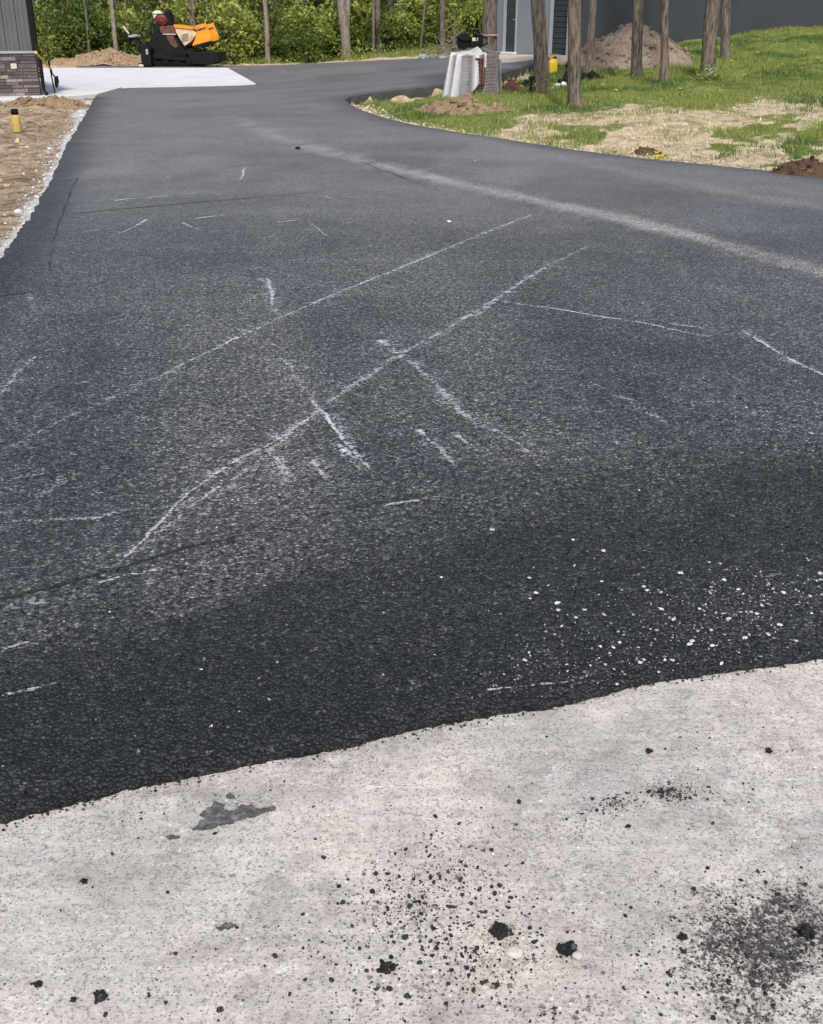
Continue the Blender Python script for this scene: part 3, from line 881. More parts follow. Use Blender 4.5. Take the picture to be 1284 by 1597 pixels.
def clump_thing(name, p, r, label, cat, group, flat):
    """an asphalt lump: bitumen-coated stones stuck together"""
    n = int(34 + r * 1500); d = rng.normal(0, 1, (n, 3)); d /= np.linalg.norm(d, axis=1)[:, None]
    lob = 1 + .55 * (fbm(d[:, 0] * 1.3 + p[0] * 50, d[:, 1] * 1.3 + d[:, 2], 7) - .5) * 2
    c = d * np.array([1.05, .85, flat]) * (lob * rng.uniform(.35, .95, n))[:, None] * r * .8
    S = r * rng.uniform(.16, .40, n); c[:, 2] += r * flat * .7
    c[:, 2] = np.maximum(c[:, 2], S * .3)
    far = rng.uniform(0, 1, n) < .12; c[far] *= np.array([1.5, 1.5, 0]); c[far, 2] = S[far] * .2; S[far] *= .6
    V, F, i = lumps(c, S, flat=.8, jit=.22)
    col = colarr((.011, .011, .0115), n, .5); g = rng.uniform(0, 1, n) < .10; col[g] = colarr((.07, .068, .066), g.sum(), .5)
    o = np_mesh(name, V, F, MAT['crumb'], False, {'Col': col[i]}); o.location = p
    return tag(o, label, cat, group)


BLK = (.010, .010, .0105)
for px, py, rp, lab in [
    (603, 1504, 15, 'largest round black asphalt lump on the pale concrete'),
    (156, 1549, 13, 'black asphalt lump on the concrete near the left corner'),
    (58, 1531, 9, 'small black asphalt lump at the far left of the concrete'),
    (114, 1556, 7, 'small grey black crumb just left of the corner lump'),
    (131, 1370, 7, 'lone small black crumb below the tar smear'),
    (780, 1442, 19, 'flat ragged asphalt chunk with a grey stone in the crumb cluster'),
    (886, 1474, 17, 'black asphalt chunk with a pale stone stuck on it'),
    (1257, 1447, 16, 'dark asphalt lump on the tyre smudge at the right'),
    (343, 1571, 7, 'black crumb on the concrete at the bottom between two lumps'),
    (1065, 1456, 9, 'flat dark crumb at the left edge of the tyre smudge'),
    (1012, 1168, 7, 'dark crumb on the concrete near the asphalt edge'), (1200, 1168, 7, 'dark pebble high on the right side of the concrete')]:
    p = G(px, py + rp * .5); r = rp * mpp(p)
    clump_thing('asphalt_lump', (p.x, p.y, -.004), r, lab, 'asphalt lump', 'asphalt lumps dropped on the concrete', .4 if 'flat' in lab else .7)
p = G(802, 1487); stone_thing('white_stone', (p.x, p.y, -.004), 13 * mpp(p), (.50, .46, .42), 'cream white stone beside the crumb cluster on concrete', 'stone', None, .6)
p = G(897, 1487); stone_thing('white_stone', (p.x + .004, p.y - .012, .002), 9 * mpp(p), (.40, .38, .37), 'small pale grey stone stuck to the black asphalt chunk', 'stone', None, .7)
# mid-sized crumbs one can count
k = 0
while k < 90:
    c = random.random()
    if c < .85: q = px_cloud(1, 690, 1430, 90, 75)[0]
    elif c < .92: q = px_cloud(1, 1170, 1440, 80, 55)[0]
    else: q = (random.uniform(150, 1250), random.uniform(1200, 1580))
    if not 1190 < q[1] < 1590: continue
    p = G(*q)
    if inside(DRIVE, np.array([p.x]), np.array([p.y]))[0]: continue
    stone_thing('asphalt_crumb', (p.x, p.y, -.004), random.choice((.0028, .0034, .004, .005, .0068)) * random.uniform(.85, 1.1), random.choice([BLK, (.02, .019, .019), (.03, .028, .027)]), 'tiny black asphalt crumb scattered on the pale concrete', 'asphalt crumb', 'black crumbs scattered on the concrete', .65, sub=1, jit=.35)
    k += 1
WS = [(893, 853), (688, 911), (825, 912), (836, 935), (869, 951), (911, 961), (966, 1012), (956, 1020), (920, 1048), (1003, 1039), (1105, 888), (1122, 890), (1190, 947), (1196, 1000), (1187, 955),
      (1220, 935), (1050, 977), (1078, 1010), (1008, 931), (1003, 926), (938, 917), (768, 838), (870, 962), (898, 973), (1060, 905), (1090, 960), (1135, 975), (1160, 1005), (1240, 930), (1262, 940), (1128, 915),
      (1075, 1015), (1110, 1017), (1048, 1040), (998, 1044), (1215, 985), (1150, 930), (1030, 960), (1240, 1010), (940, 870), (1285 - 8, 905), (700, 358), (818, 1040), (1170, 965)]
for px, py in WS:
    p = G(px, py)
    stone_thing('gravel_stone', (p.x, p.y, float(drive_z(p.x, p.y)) + .001), random.uniform(2.2, 4.6) * mpp(p), (random.uniform(.42, .62),) * 3, 'small white gravel stone lying on the dark near asphalt', 'gravel stone', 'white gravel stones on the near asphalt', .38, sub=2, jit=.6)
p = G(465, 239); stone_thing('asphalt_crumb', (p.x, p.y, float(drive_z(p.x, p.y))), .04, BLK, 'single black clump out on the smooth asphalt', 'asphalt crumb', None, .6)

# tar smears
for poly, lab in [([(300, 1292), (318, 1276), (311, 1269), (328, 1259), (334, 1250), (345, 1252), (351, 1263), (366, 1265), (376, 1255), (392, 1256), (405, 1262), (426, 1257), (431, 1262), (402, 1270), (376, 1278), (345, 1287), (316, 1294)], 'long grey tar smear on the concrete by the asphalt edge'),
                  ([(337, 1446), (350, 1440), (352, 1437), (358, 1440), (368, 1441), (362, 1447), (350, 1448), (342, 1450)], 'small grey tar smear lower on the concrete'),
                  ([(258, 1304), (266, 1301), (280, 1304), (272, 1308), (262, 1308)], 'tiny brown tar smear left of the long smear'),
                  ([(352, 1241), (360, 1235), (366, 1243), (358, 1246)], 'tar spot just above the long smear')]:
    P = np.array([G(*q)[:2] for q in poly]); P = np.vstack([P, P[:1]])
    P = resample(P, .0035, .0045)[:-1]
    bm = bmesh.new(); vs = [bm.verts.new((a, b, .0012)) for a, b in P]; f = bm.faces.new(vs)
    r = bmesh.ops.extrude_face_region(bm, geom=[f]); bmesh.ops.translate(bm, verts=[v for v in r['geom'] if isinstance(v, bmesh.types.BMVert)], vec=(0, 0, -.012))
    bmesh.ops.triangulate(bm, faces=[f for f in bm.faces if len(f.verts) > 4])
    tag(bm_obj('tar_smear', bm, MAT['tar']), lab, 'tar smear', 'tar smears on the concrete')

# clods and gravel on the left
n = 5200
x = rng.uniform(-11.5, -3.5, n); y = rng.uniform(7, 30, n)
ok = ~inside(DRIVE, x, y) & ~inside(SLAB, x, y) & (gmask('gravel', x, y) < .3) & (fbm(x * .7, y * .7, 91) > .42); x, y = x[ok], y[ok]
S = np.clip(rng.lognormal(-4.1, .55, len(x)), .008, .06)
lump_stuff('soil_clods', np.column_stack([x, y, ground_z(x, y) + S * .15]), S, colarr((.33, .24, .155), len(x), .55, .06), MAT['stone'], flat=.6)
t = rng.uniform(0, 1, 1500); gl_ = resample(gL[:12], .1); base = gl_[(t * (len(gl_) - 1)).astype(int)]
x = base[:, 0] - np.abs(rng.normal(0, .16, 1500)); y = base[:, 1] + rng.normal(0, .1, 1500)
ok = ~inside(DRIVE, x, y) & ~inside(SLAB, x, y); x, y = x[ok], y[ok]; S = np.clip(rng.lognormal(-4.8, .65, len(x)), .003, .04)
lump_stuff('limestone_gravel', np.column_stack([x, y, ground_z(x, y) + S * .2]), S, colarr((.47, .45, .42), len(x), .4), MAT['stone'], flat=.6)
# grit along the right edge of the drive
rr = resample(np.vstack([gR[2:], gB[:6]]), .1); t = rng.integers(0, len(rr), 2200); x = rr[t, 0] + rng.normal(.12, .2, 2200); y = rr[t, 1] + np.abs(rng.normal(.1, .18, 2200)) * np.where(t > len(gR) * 0 + len(rr) * .86, -1, 1)
ok = ~inside(DRIVE, x, y); x, y = x[ok], y[ok]; S = np.clip(rng.lognormal(-4.0, .45, len(x)), .006, .06)
lump_stuff('roadside_gravel', np.column_stack([x, y, ground_z(x, y) + S * .2]), S, colarr((.44, .36, .26), len(x), .4, .06), MAT['stone'], flat=.6)


# ------------------------------------------------------------------ grass, straw
def blades(x, y, h, w, cols, name, mat, lean=.5):
    n = len(x); z = ground_z(x, y) - .005
    a = rng.uniform(0, 2 * np.pi, n); la = rng.uniform(0, 2 * np.pi, n); l = rng.uniform(.1, 1, n) * lean
    dx, dy = np.cos(a) * w / 2, np.sin(a) * w / 2
    b = np.stack([x, y, z], 1); s = np.stack([dx, dy, np.zeros(n)], 1)
    mid = b + np.stack([np.cos(la) * h * l * .35, np.sin(la) * h * l * .35, h * .6], 1)
    tip = b + np.stack([np.cos(la) * h * l, np.sin(la) * h * l, h * (1 - .3 * l)], 1)
    V = np.stack([b - s, b + s, mid + s * .7, mid - s * .7, tip], 1).reshape(-1, 3)
    k = (np.arange(n) * 5)[:, None]
    F = np.vstack([k + np.array([[0, 1, 2]]), k + np.array([[0, 2, 3]]), k + np.array([[3, 2, 4]])])
    o = np_mesh(name, V, F, mat, False, {'Col': np.repeat(cols, 5, 0)})
    return kind(o, 'stuff')


def grass_pts(n, x0, x1, y0, y1, pw=1.0):
    u = rng.uniform(0, 1, n) ** pw
    y = y0 + (y1 - y0) * u; x = rng.uniform(x0, x1, n)
    g = gmask('grass', x, y); ok = (rng.uniform(0, 1, n) < g) & ~inside(DRIVE, x, y) & ~inside(SLAB, x, y)
    px, _ = proj(x, y, terr(x, y)); ok &= (px > -250) & (px < 1550)
    return x[ok], y[ok]


x, y = grass_pts(420000, -2, 18, 12.5, 42, 1.3)
d = fbm(x * 1.4, y * 1.4, 101); ok = rng.uniform(0, 1, len(x)) < .35 + .9 * ss(.35, .6, d); x, y, d = x[ok], y[ok], d[ok]
h = rng.uniform(.04, .10, len(x)) * (.6 + 1.3 * ss(.4, .75, d)); w = rng.uniform(.008, .016, len(x))
c1 = colarr((.265, .305, .075), len(x), .35, .12); c2 = colarr((.10, .175, .042), len(x), .3, .1); q = ss(.45, .6, fbm(x * .5, y * .5, 103))[:, None]
cc = c1 * (1 - q) + c2 * q
dry = rng.uniform(0, 1, len(x)) < .10; cc[dry] = colarr((.38, .34, .16), dry.sum(), .3, .1)
blades(x, y, h, w, cc, 'grass', MAT['blade'], .8)
x, y = grass_pts(70000, -22, 6, 52.5, 64)
h = rng.uniform(.08, .35, len(x)); w = rng.uniform(.015, .04, len(x))
blades(x, y, h, w, colarr((.27, .30, .08), len(x), .4, .12), 'verge_grass', MAT['blade'], .7)
# straw scatter
n = 60000; y = 12.5 + 20 * rng.uniform(0, 1, n) ** 1.4; x = rng.uniform(0, 14, n)
ok = (gmask('straw', x, y) > .5) & ~inside(DRIVE, x, y); ok &= rng.uniform(0, 1, n) < .25 + .9 * fbm(x * 2, y * 2, 107)
gmix = (gmask('grass', x, y) > .5) & (rng.uniform(0, 1, n) < .12); ok |= gmix & ~inside(DRIVE, x, y) & (y < 24)
x, y = x[ok], y[ok]; n = len(x)
a = rng.uniform(0, 6.283, n); L = rng.uniform(.03, .10, n); w = rng.uniform(.0015, .0038, n)
z = ground_z(x, y) + rng.uniform(.004, .03, n); dz = rng.normal(0, .018, n)
dx, dy = np.cos(a), np.sin(a); b = np.stack([x, y, z], 1); e = np.stack([dx * L / 2, dy * L / 2, dz], 1); s = np.stack([-dy * w, dx * w, np.zeros(n)], 1)
V = np.stack([b - e - s, b - e + s, b + e + s, b + e - s], 1).reshape(-1, 3); F = (np.arange(n) * 4)[:, None] + np.array([[0, 1, 2, 3]])
kind(np_mesh('straw', V, F, MAT['straw'], False, {'Col': np.repeat(colarr((.72, .63, .42), n, .3, .06), 4, 0)}), 'stuff')


# ------------------------------------------------------------------ leaves, shrubs, trees
def leaf_mesh(C, size, cols, droop=.3):
    n = len(C)
    nrm = rng.normal(0, 1, (n, 3)); nrm[:, 2] = np.abs(nrm[:, 2]) + .4; nrm /= np.linalg.norm(nrm, axis=1)[:, None]
    t = rng.normal(0, 1, (n, 3)); t -= nrm * (t * nrm).sum(1)[:, None]; t /= np.linalg.norm(t, axis=1)[:, None]
    b = np.cross(nrm, t); s = size[:, None] if hasattr(size, '__len__') else size
    fold = nrm * s * .18
    V = np.stack([C - t * s * .6, C + b * s * .32 + fold, C + t * s * .6 - nrm * s * droop, C - b * s * .32 + fold], 1).reshape(-1, 3)
    k = (np.arange(n) * 4)[:, None]
    F = np.vstack([k + np.array([[0, 1, 2]]), k + np.array([[0, 2, 3]])])
    return V, F, np.repeat(cols, 4, 0)


def leaf_cols(n, pal=((.27, .325, .085), (.13, .18, .045), (.38, .42, .12))):
    i = rng.choice(len(pal), n, p=[.5, .3, .2] if len(pal) == 3 else None)
    b = np.array(pal)[i] * rng.uniform(.7, 1.3, (n, 1))
    return np.concatenate([b, np.ones((n, 1))], 1)


def clumped(nc, per, bx, by, z0, z1, rc, bias=None):
    """leaf centres in clumps inside an ellipsoid-ish volume"""
    cs = []
    while len(cs) < nc:
        p = rng.uniform(-1, 1, 3)
        if np.linalg.norm(p) > 1: continue
        cs.append((p[0] * bx, p[1] * by, z0 + (p[2] + 1) / 2 * (z1 - z0)))
    cs = np.array(cs)
    c = np.repeat(cs, per, 0) + rng.normal(0, 1, (nc * per, 3)) * rc * np.repeat(rng.uniform(.5, 1.3, nc), per)[:, None] * np.array([1, 1, .6])
    tint = np.repeat(rng.uniform(.6, 1.35, nc), per)
    return c, tint


SHRUB_ME = []
for v in range(4):
    c, ti = clumped(60, 26, 1.0, .8, .15, 2.0, .2); c[:, 2] = np.maximum(c[:, 2], .03)
    col = leaf_cols(len(c)); col[:, :3] *= (.7, 1.0, 1.3, 1.65)[v] * ti[:, None]; col[:, 0] *= (.85, 1.0, 1.05, 1.1)[v]; col[:, :3] = np.minimum(col[:, :3], .6)
    V, F, cc = leaf_mesh(c, rng.uniform(.05, .18, len(c)), col)
    o = np_mesh('foliage', V, F, MAT['leaf'], False, {'Col': cc}); SHRUB_ME.append(o.data); bpy.data.objects.remove(o)
bm = bmesh.new()
for k in range(7):
    a = random.uniform(0, 6.28); r = random.uniform(.3, .8); zt = random.uniform(1.0, 1.8)
    tube(bm, [(.05 * math.cos(a), .05 * math.sin(a), -.05), (r * .4 * math.cos(a), r * .4 * math.sin(a), zt * .5), (r * math.cos(a + .3), r * math.sin(a + .3), zt)], [.022, .014, .006], 6)
_o = bm_obj('stem', bm, MAT['bark']); STEM_ME = _o.data; bpy.data.objects.remove(_o)


def shrub(p, s, label, group, hz=1.0, name='bush'):
    t = thing(name, p, label, 'bush', group, random.uniform(0, 6.28))
    t.scale = (s, s, s * hz)
    for nm, me in (('foliage', random.choice(SHRUB_ME)), ('stem', STEM_ME)):
        o = bpy.data.objects.new(nm, me); COL.objects.link(o); o.parent = t
    return t


CROWN_ME = []
for v in range(3):
    c, ti = clumped(85, 22, 2.6, 2.6, 0, 6.5, .38)
    col = leaf_cols(len(c)); col[:, :3] *= ti[:, None]
    V, F, cc = leaf_mesh(c, rng.uniform(.14, .28, len(c)), col)
    o = np_mesh('crown', V, F, MAT['leaf'], False, {'Col': cc}); CROWN_ME.append(o.data); bpy.data.objects.remove(o)


def tree(p, dia, h, label, lean=(0, 0), group=None, mat='bark', fork=None, crown=1.0, clear=.5, flare=1.35, name='tree', low=False):
    t = thing(name, p, label, 'tree', group)
    bm = bmesh.new(); r0 = dia / 2; n = 14; sd = random.uniform(0, 99)
    zs = np.concatenate([[-.2, 0, .06, .15, .3, .5, .8], np.arange(1.2, h, .45), [h]])
    rings = []; cen = []
    for z in zs:
        f = max(z, 0) / h
        r = r0 * (1 - .75 * f ** 1.2) * (1 + (flare - 1) * math.exp(-max(z, 0) / .14))
        cx = lean[0] * z + (.12 * math.sin(z * .9 + sd) * min(1, z / 2)) * dia * 1.6; cy = lean[1] * z + .1 * math.sin(z * .7 + sd * 2) * dia * min(1, z / 2) * 1.6
        cen.append((cx, cy, z)); ring = []
        for k in range(n):
            a = 2 * math.pi * k / n
            rr = r * (1 + .10 * (float(vnoise(k * .9 + sd, z * 1.7, 5)) - .5) * 2 + .10 * math.exp(-max(z, 0) / .2) * math.sin(a * 4 + sd))
            ring.append(bm.verts.new((cx + rr * math.cos(a), cy + rr * math.sin(a), z)))
        rings.append(ring)
    for a, b in zip(rings, rings[1:]):
        for k in range(n): bm.faces.new((a[k], a[(k + 1) % n], b[(k + 1) % n], b[k]))
    bm.faces.new(rings[-1])
    cs = np.array(cen)
    for k in range(7):
        z = h * random.uniform(clear, .92); i = int(np.argmin(abs(cs[:, 2] - z))); a = random.uniform(0, 6.28); L = (h - z) * .5 + .9
        c0 = cs[i]; tube(bm, [c0, c0 + np.array([math.cos(a) * L * .45, math.sin(a) * L * .45, L * .35]), c0 + np.array([math.cos(a + .2) * L, math.sin(a + .2) * L, L * .8])], [r0 * .32, r0 * .2, r0 * .06], 7)
    if fork:
        z, dx, dy = fork; i = int(np.argmin(abs(cs[:, 2] - z))); c0 = cs[i]
        tube(bm, [c0, c0 + np.array([dx * .25, dy * .25, .7]), c0 + np.array([dx, dy, 3.2]), c0 + np.array([dx * 1.6, dy * 1.6, 6])], [r0 * .7, r0 * .6, r0 * .45, r0 * .12], 9)
    bm_obj('trunk', bm, MAT[mat], t, True)
    o = bpy.data.objects.new('crown', random.choice(CROWN_ME)); COL.objects.link(o); o.parent = t
    o.location = (cs[-1][0], cs[-1][1], h * (clear + .02)); s = crown * h / 10
    o.scale = (s, s, s * 1.0); o.rotation_euler = (0, 0, random.uniform(0, 6.28))
    return t


# yard trees on the right
for px, py, wpx, h, lean, lab in [
    (845, 151, 23, 11, (-.06, 0), 'straight brown tree trunk beside the yellow can'),
    (897, 168, 21, 12, (-.08, .01), 'nearest brown tree trunk, standing on the lower edge of the lawn'),
    (918, 119, 12, 10, (-.01, .01), 'slim brown tree leaning just right of the nearest trunk'),
    (993, 123, 17, 11, (-.07, 0), 'dark tree trunk standing before the middle of the dirt mound'),
    (1036, 132, 13, 10, (-.07, 0), 'slender greyish tree trunk before the right flank of the mound'),
    (1104, 124, 23, 12, (-.04, 0), 'thick tree trunk with a leafy weed at its foot'),
    (1131, 93, 14, 10, (-.12, 0), 'dark tree with a knot, behind the thick trunk'),
    (765, 99, 23, 13, (-.02, 0), 'broad tree trunk standing behind the wrapped brick pallet')]:
    p = on(px, py); tree(p, wpx * mpp(p), h, lab, lean, 'trees standing in the yard', crown=.5, clear=.6, flare=1.4)
# pink tape on the broad trunk and knot
p = on(765, 99); rt = 23 * mpp(p) / 2
bm = bmesh.new(); lathe(bm, [(rt * 1.13, 0), (rt * 1.16, .01), (rt * 1.16, .04), (rt * 1.13, .05)], (p.x, p.y, p.z + .88), 18)
tube(bm, [(p.x - rt * 1.12, p.y - rt * .45, p.z + .91), (p.x - rt * 1.35, p.y - rt * .5, p.z + .95), (p.x - rt * 1.42, p.y - rt * .5, p.z + .80), (p.x - rt * 1.2, p.y - rt * .5, p.z + .60)], [.03, .05, .045, .02], 8)
tag(bm_obj('marking_tape', bm, MAT['pink']), 'pink marking tape tied round the broad tree trunk', 'tape')

# trees of the wood
for px, py, wpx, lean, mat, fk, lab in [
    (540, 86, 16, (-.035, 0), 'pale_bark', (1.0, .25, .3), 'pale leaning tree with a forked trunk at the edge of the wood'),
    (583, 82, 5, (0, 0), 'bark', None, 'thin straight sapling left of its twin behind the verge'),
    (592, 80, 9, (0, .02), 'bark', None, 'straight grey trunk right beside the thin sapling'),
    (305, 88, 12, (0, 0), 'bark', None, 'dark straight trunk rising behind the paving machine'),
    (377, 84, 5, (-.01, 0), 'pale_bark', None, 'thin pale trunk in the wood right of the paving machine'),
    (418, 86, 8, (-.02, 0), 'pale_bark', None, 'pale knotted trunk midway between paver and leaning tree'),
    (107, 84, 17, (-.01, 0), 'bark', None, 'dark trunk at the far left of the wood above the tan pile'),
    (183, 84, 7, (-.02, 0), 'pale_bark', None, 'slim pale trunk between the tan pile and the paver'),
    (691, 82, 9, (-.02, 0), 'bark', None, 'grey trunk at the right end of the wood'),
    (655, 80, 4, (.12, 0), 'bark', None, 'thin crooked stem slanting at the right end of the wood'),
    (140, 82, 5, (.0, 0), 'bark', None, 'thin dark stem just right of the far left trunk')]:
    d = ray(px, py); Y = 55 + random.uniform(-.6, 2.5); q = d * (Y / d[1]); p = Vector((q[0], Y, 0)); p.z = gz(p)
    tree(p, wpx * mpp(p), random.uniform(9, 12), lab, lean, 'trees of the wood', mat, fk, .55, .55)
for k in range(18):
    Y = random.uniform(62, 78); px = -40 + 30 * 28 * ((k * 7 % 18) / 18) + random.uniform(-10, 10)
    d = ray(px, 60); q = d * (Y / d[1]); p = Vector((q[0], Y, 0)); p.z = gz(p)
    tree(p, random.uniform(.16, .42), random.uniform(9, 14), 'brown tree trunk deep among the green undergrowth', (random.uniform(-.04, .04), 0), 'trunks deep in the wood', 'bark', None, 1.1, .35)
for k in range(84):
    px = -30 + 790 * ((k * 37 % 84) / 84) + random.uniform(-9, 9); Y = (55.0 if px < 250 or 340 < px < 500 else 56.5) + random.uniform(0, 7.0)
    d = ray(px, 70); q = d * (Y / d[1]); p = Vector((q[0], Y, 0)); p.z = gz(p)
    s = random.uniform(.55, 1.5)
    shrub(p, s, 'leafy yellow green bush in the undergrowth of the wood', 'bushes at the edge of the wood', random.uniform(.8, 1.3))
# the deep wood that reads as one mass
n = 52000
x = rng.uniform(-34, 14, n); y = 66 + 16 * rng.uniform(0, 1, n); z = rng.uniform(0, 1, n) ** 1.3 * 11
dn = fbm(x * .35 + z * .3, z * .5 + y * .2, 121); ok = dn + rng.uniform(-.15, .15, n) > .42 - .2 * (y > 74); x, y, z, dn = x[ok], y[ok], z[ok], dn[ok]
col = leaf_cols(len(x)); col[:, :3] *= (.55 + .9 * fbm(x * .6, z * .8 + y * .3, 123))[:, None]
V, F, cc = leaf_mesh(np.stack([x, y, z + terr(x, y)], 1), rng.uniform(.2, .5, len(x)), col)
kind(np_mesh('deep_wood', V, F, MAT['leaf'], False, {'Col': cc}), 'stuff')
# ground cover, fallen twigs
n = 16000
x = rng.uniform(-22, 7, n); y = rng.uniform(54.5, 68, n); z = rng.uniform(0, .5, n) * fbm(x * .6, y * .6, 131) * 1.6
col = leaf_cols(n); V, F, cc = leaf_mesh(np.stack([x, y, ground_z(x, y) + z], 1), rng.uniform(.07, .18, n), col)
kind(np_mesh('undergrowth', V, F, MAT['leaf'], False, {'Col': cc}), 'stuff')
for k, (px, py, s, lab) in enumerate([(632, 80, .35, 'pale rock in the grass below the wood'), (660, 90.5, .32, 'grey rock at the far edge of the asphalt'), (676, 88, .3, 'tan rock right of the grey one at the asphalt edge'), (385, 90, .4, 'pale tan rock in the verge right of the paver'), (692, 89.5, .25, 'grey rock nearest the pallet at the asphalt edge')]):
    p = on(px, py + 3); p.z -= .03
    stone_thing('rock', p, s * .7, [(.45, .38, .30), (.38, .37, .36), (.42, .35, .26), (.45, .36, .24), (.36, .35, .34)][k], lab, 'rock', 'rocks along the verge', .6, 'stone')
# brushwood heap at the right end of the wood
p = on(708, 84); bm = bmesh.new()
for k in range(70):
    a = random.uniform(0, 6.28); r = random.uniform(0, 1.1); c = Vector((r * math.cos(a), r * math.sin(a) * .6, random.uniform(0, .9) * (1.2 - r) + .05))
    d = Vector((random.uniform(-1, 1), random.uniform(-.6, .6), random.uniform(-.2, .9))) * .55
    tube(bm, [c - d, c + Vector((0, 0, .05)), c + d], [.02, .016, .006], 5)
o = bm_obj('brushwood_heap', bm, MAT['pale_bark']); o.location = p; tag(o, 'tangled heap of cut branches at the right end of the wood', 'brush heap')


# ------------------------------------------------------------------ dirt piles
def pile(name, p, rx, ry, h, mat, label, cat, seed, skew=0, pw=1.2, rough=.2, n=90):
    bm = bmesh.new(); u = np.linspace(-1, 1, n); X, Y = np.meshgrid(u, u)
    x, y = X.ravel(), Y.ravel(); r = np.hypot(x - skew * (1 - np.hypot(x, y)), y)
    ang = np.arctan2(y, x)
    r = r / (1 + .22 * (fbm(np.cos(ang) * 1.5 + 5, np.sin(ang) * 1.5 + seed, seed) - .5) * 2)
    z = np.clip(1 - r, 0, 1) ** pw * h
    nz = (fbm(x * rx * 2.2, y * ry * 2.2, seed + 1, 5) - .5) * rough * 2 + (fbm(x * rx * 8, y * ry * 8, seed + 2, 3) - .5) * rough * .8
    z = z + nz * np.clip((1 - r) * 3.5, 0, 1) * h * .8
    gzv = ground_z(x * rx + p.x, y * ry + p.y) - p.z
    Z = np.where(r >= 1, gzv - .06, gzv + z - .01)
    V = np.stack([x * rx, y * ry, Z], 1); idx = np.arange(n * n).reshape(n, n)
    F = np.stack([idx[:-1, :-1], idx[:-1, 1:], idx[1:, 1:], idx[1:, :-1]], -1).reshape(-1, 4)
    keep = (r[F] < 1.05).any(1); F = F[keep]
    used = np.unique(F); mp = np.zeros(len(V), int); mp[used] = np.arange(len(used))
    VV, F4 = V[used], mp[F]
    # clods lying on and around the heap, part of the same heap
    q = np.where(r[used] < 1.02)[0]; nc = int(170 * min(1, rx) + 60 * rx)
    ci = rng.choice(q, nc); S = np.clip(rng.lognormal(math.log(.035 * min(1.3, h + .5)), .55, nc), .012, .12) * (1 if rx > .6 else .5)
    LV, LF, _ = lumps(VV[ci] + np.stack([rng.normal(0, .02, nc), rng.normal(0, .02, nc), S * .25], 1), S, flat=.75)
    F3 = np.vstack([F4[:, [0, 1, 2]], F4[:, [0, 2, 3]], LF + len(VV)])
    o = np_mesh(name, np.vstack([VV, LV]), F3, MAT[mat], False); o.location = p
    return tag(o, label, cat)


d = ray(158, 107); q = d * (54.2 / d[1]); pile('dirt_pile', Vector((q[0] + .1, 54.2, float(terr(q[0], 54.2)) - .05)), 2.7, 1.6, .66, 'heap_tan', 'long tan pile of dirt behind the white concrete slab', 'dirt pile', 3, .2, .75, .24)
p = G(994, 107); pile('dirt_pile', Vector((p.x, p.y + 1.2, p.z)), 1.75, 1.5, 1.12, 'heap_brown', 'tall brown dirt mound behind the yard trees by the slate wall', 'dirt pile', 8, -.05, .66, .20)
q = G(1056, 96); bm = bmesh.new(); box(bm, (0, 0, 0), (1.15, .16, .04), ry=R(34), bev=.005); o = bm_obj('plank', bm, MAT['wood']); o.location = (q.x + .1, q.y + .6, q.z + .42); o.rotation_euler = (0, 0, R(-12)); tag(o, 'pale plank leaning on the right flank of the brown dirt mound', 'plank')
p = G(722, 176); pile('dirt_pile', Vector((p.x, p.y + .3, p.z)), .95, .75, .33, 'heap_tan', 'low heap of crumbly soil at the foot of the wrapped pallet', 'dirt pile', 14, 0, .9, .3, 60)
p = G(1268, 281); pile('soil_clump', Vector((p.x + .1, p.y + .25, p.z)), .55, .33, .30, 'clod', 'dark brown clump of dug soil beside the asphalt at right', 'soil clump', 19, -.2, .6, .35, 60)
p = G(1012, 241); pile('soil_clump', Vector((p.x, p.y + .1, p.z)), .22, .16, .13, 'clod', 'small dark soil clump at the edge of the straw bank', 'soil clump', 23, 0, .7, .35, 40)
p = G(62, 169); pile('dirt_pile', Vector((p.x, p.y + .5, p.z)), 1.15, .7, .22, 'heap_tan', 'low tan dirt ridge in front of the left building', 'dirt pile', 27, 0, .9, .3, 60)


# weeds
def weed(px, py, s, label, flowers=None, n=90, hz=.35):
    p = on(px, py); t = thing('weed', p, label, 'weed')
    c = rng.normal(0, 1, (n, 3)) * np.array([.5, .4, .4]); c[:, 2] = np.abs(c[:, 2]); c = c * s * np.array([1, 1, hz / .4])
    V, F, cc = leaf_mesh(c, rng.uniform(.05, .09, n) * (s / .3), leaf_cols(n)); np_mesh('foliage', V, F, MAT['leaf'], False, {'Col': cc}, t)
    if flowers:
        m = 26; c = rng.normal(0, 1, (m, 3)) * np.array([.45, .35, .4]); c[:, 2] = np.abs(c[:, 2]) + .25; c *= s * np.array([1, 1, hz / .4])
        V, F, i = lumps(c, np.full(m, .014)); np_mesh('blossom', V, F, MAT['crumb'], False, {'Col': colarr(flowers, m, .1)[i]}, t)


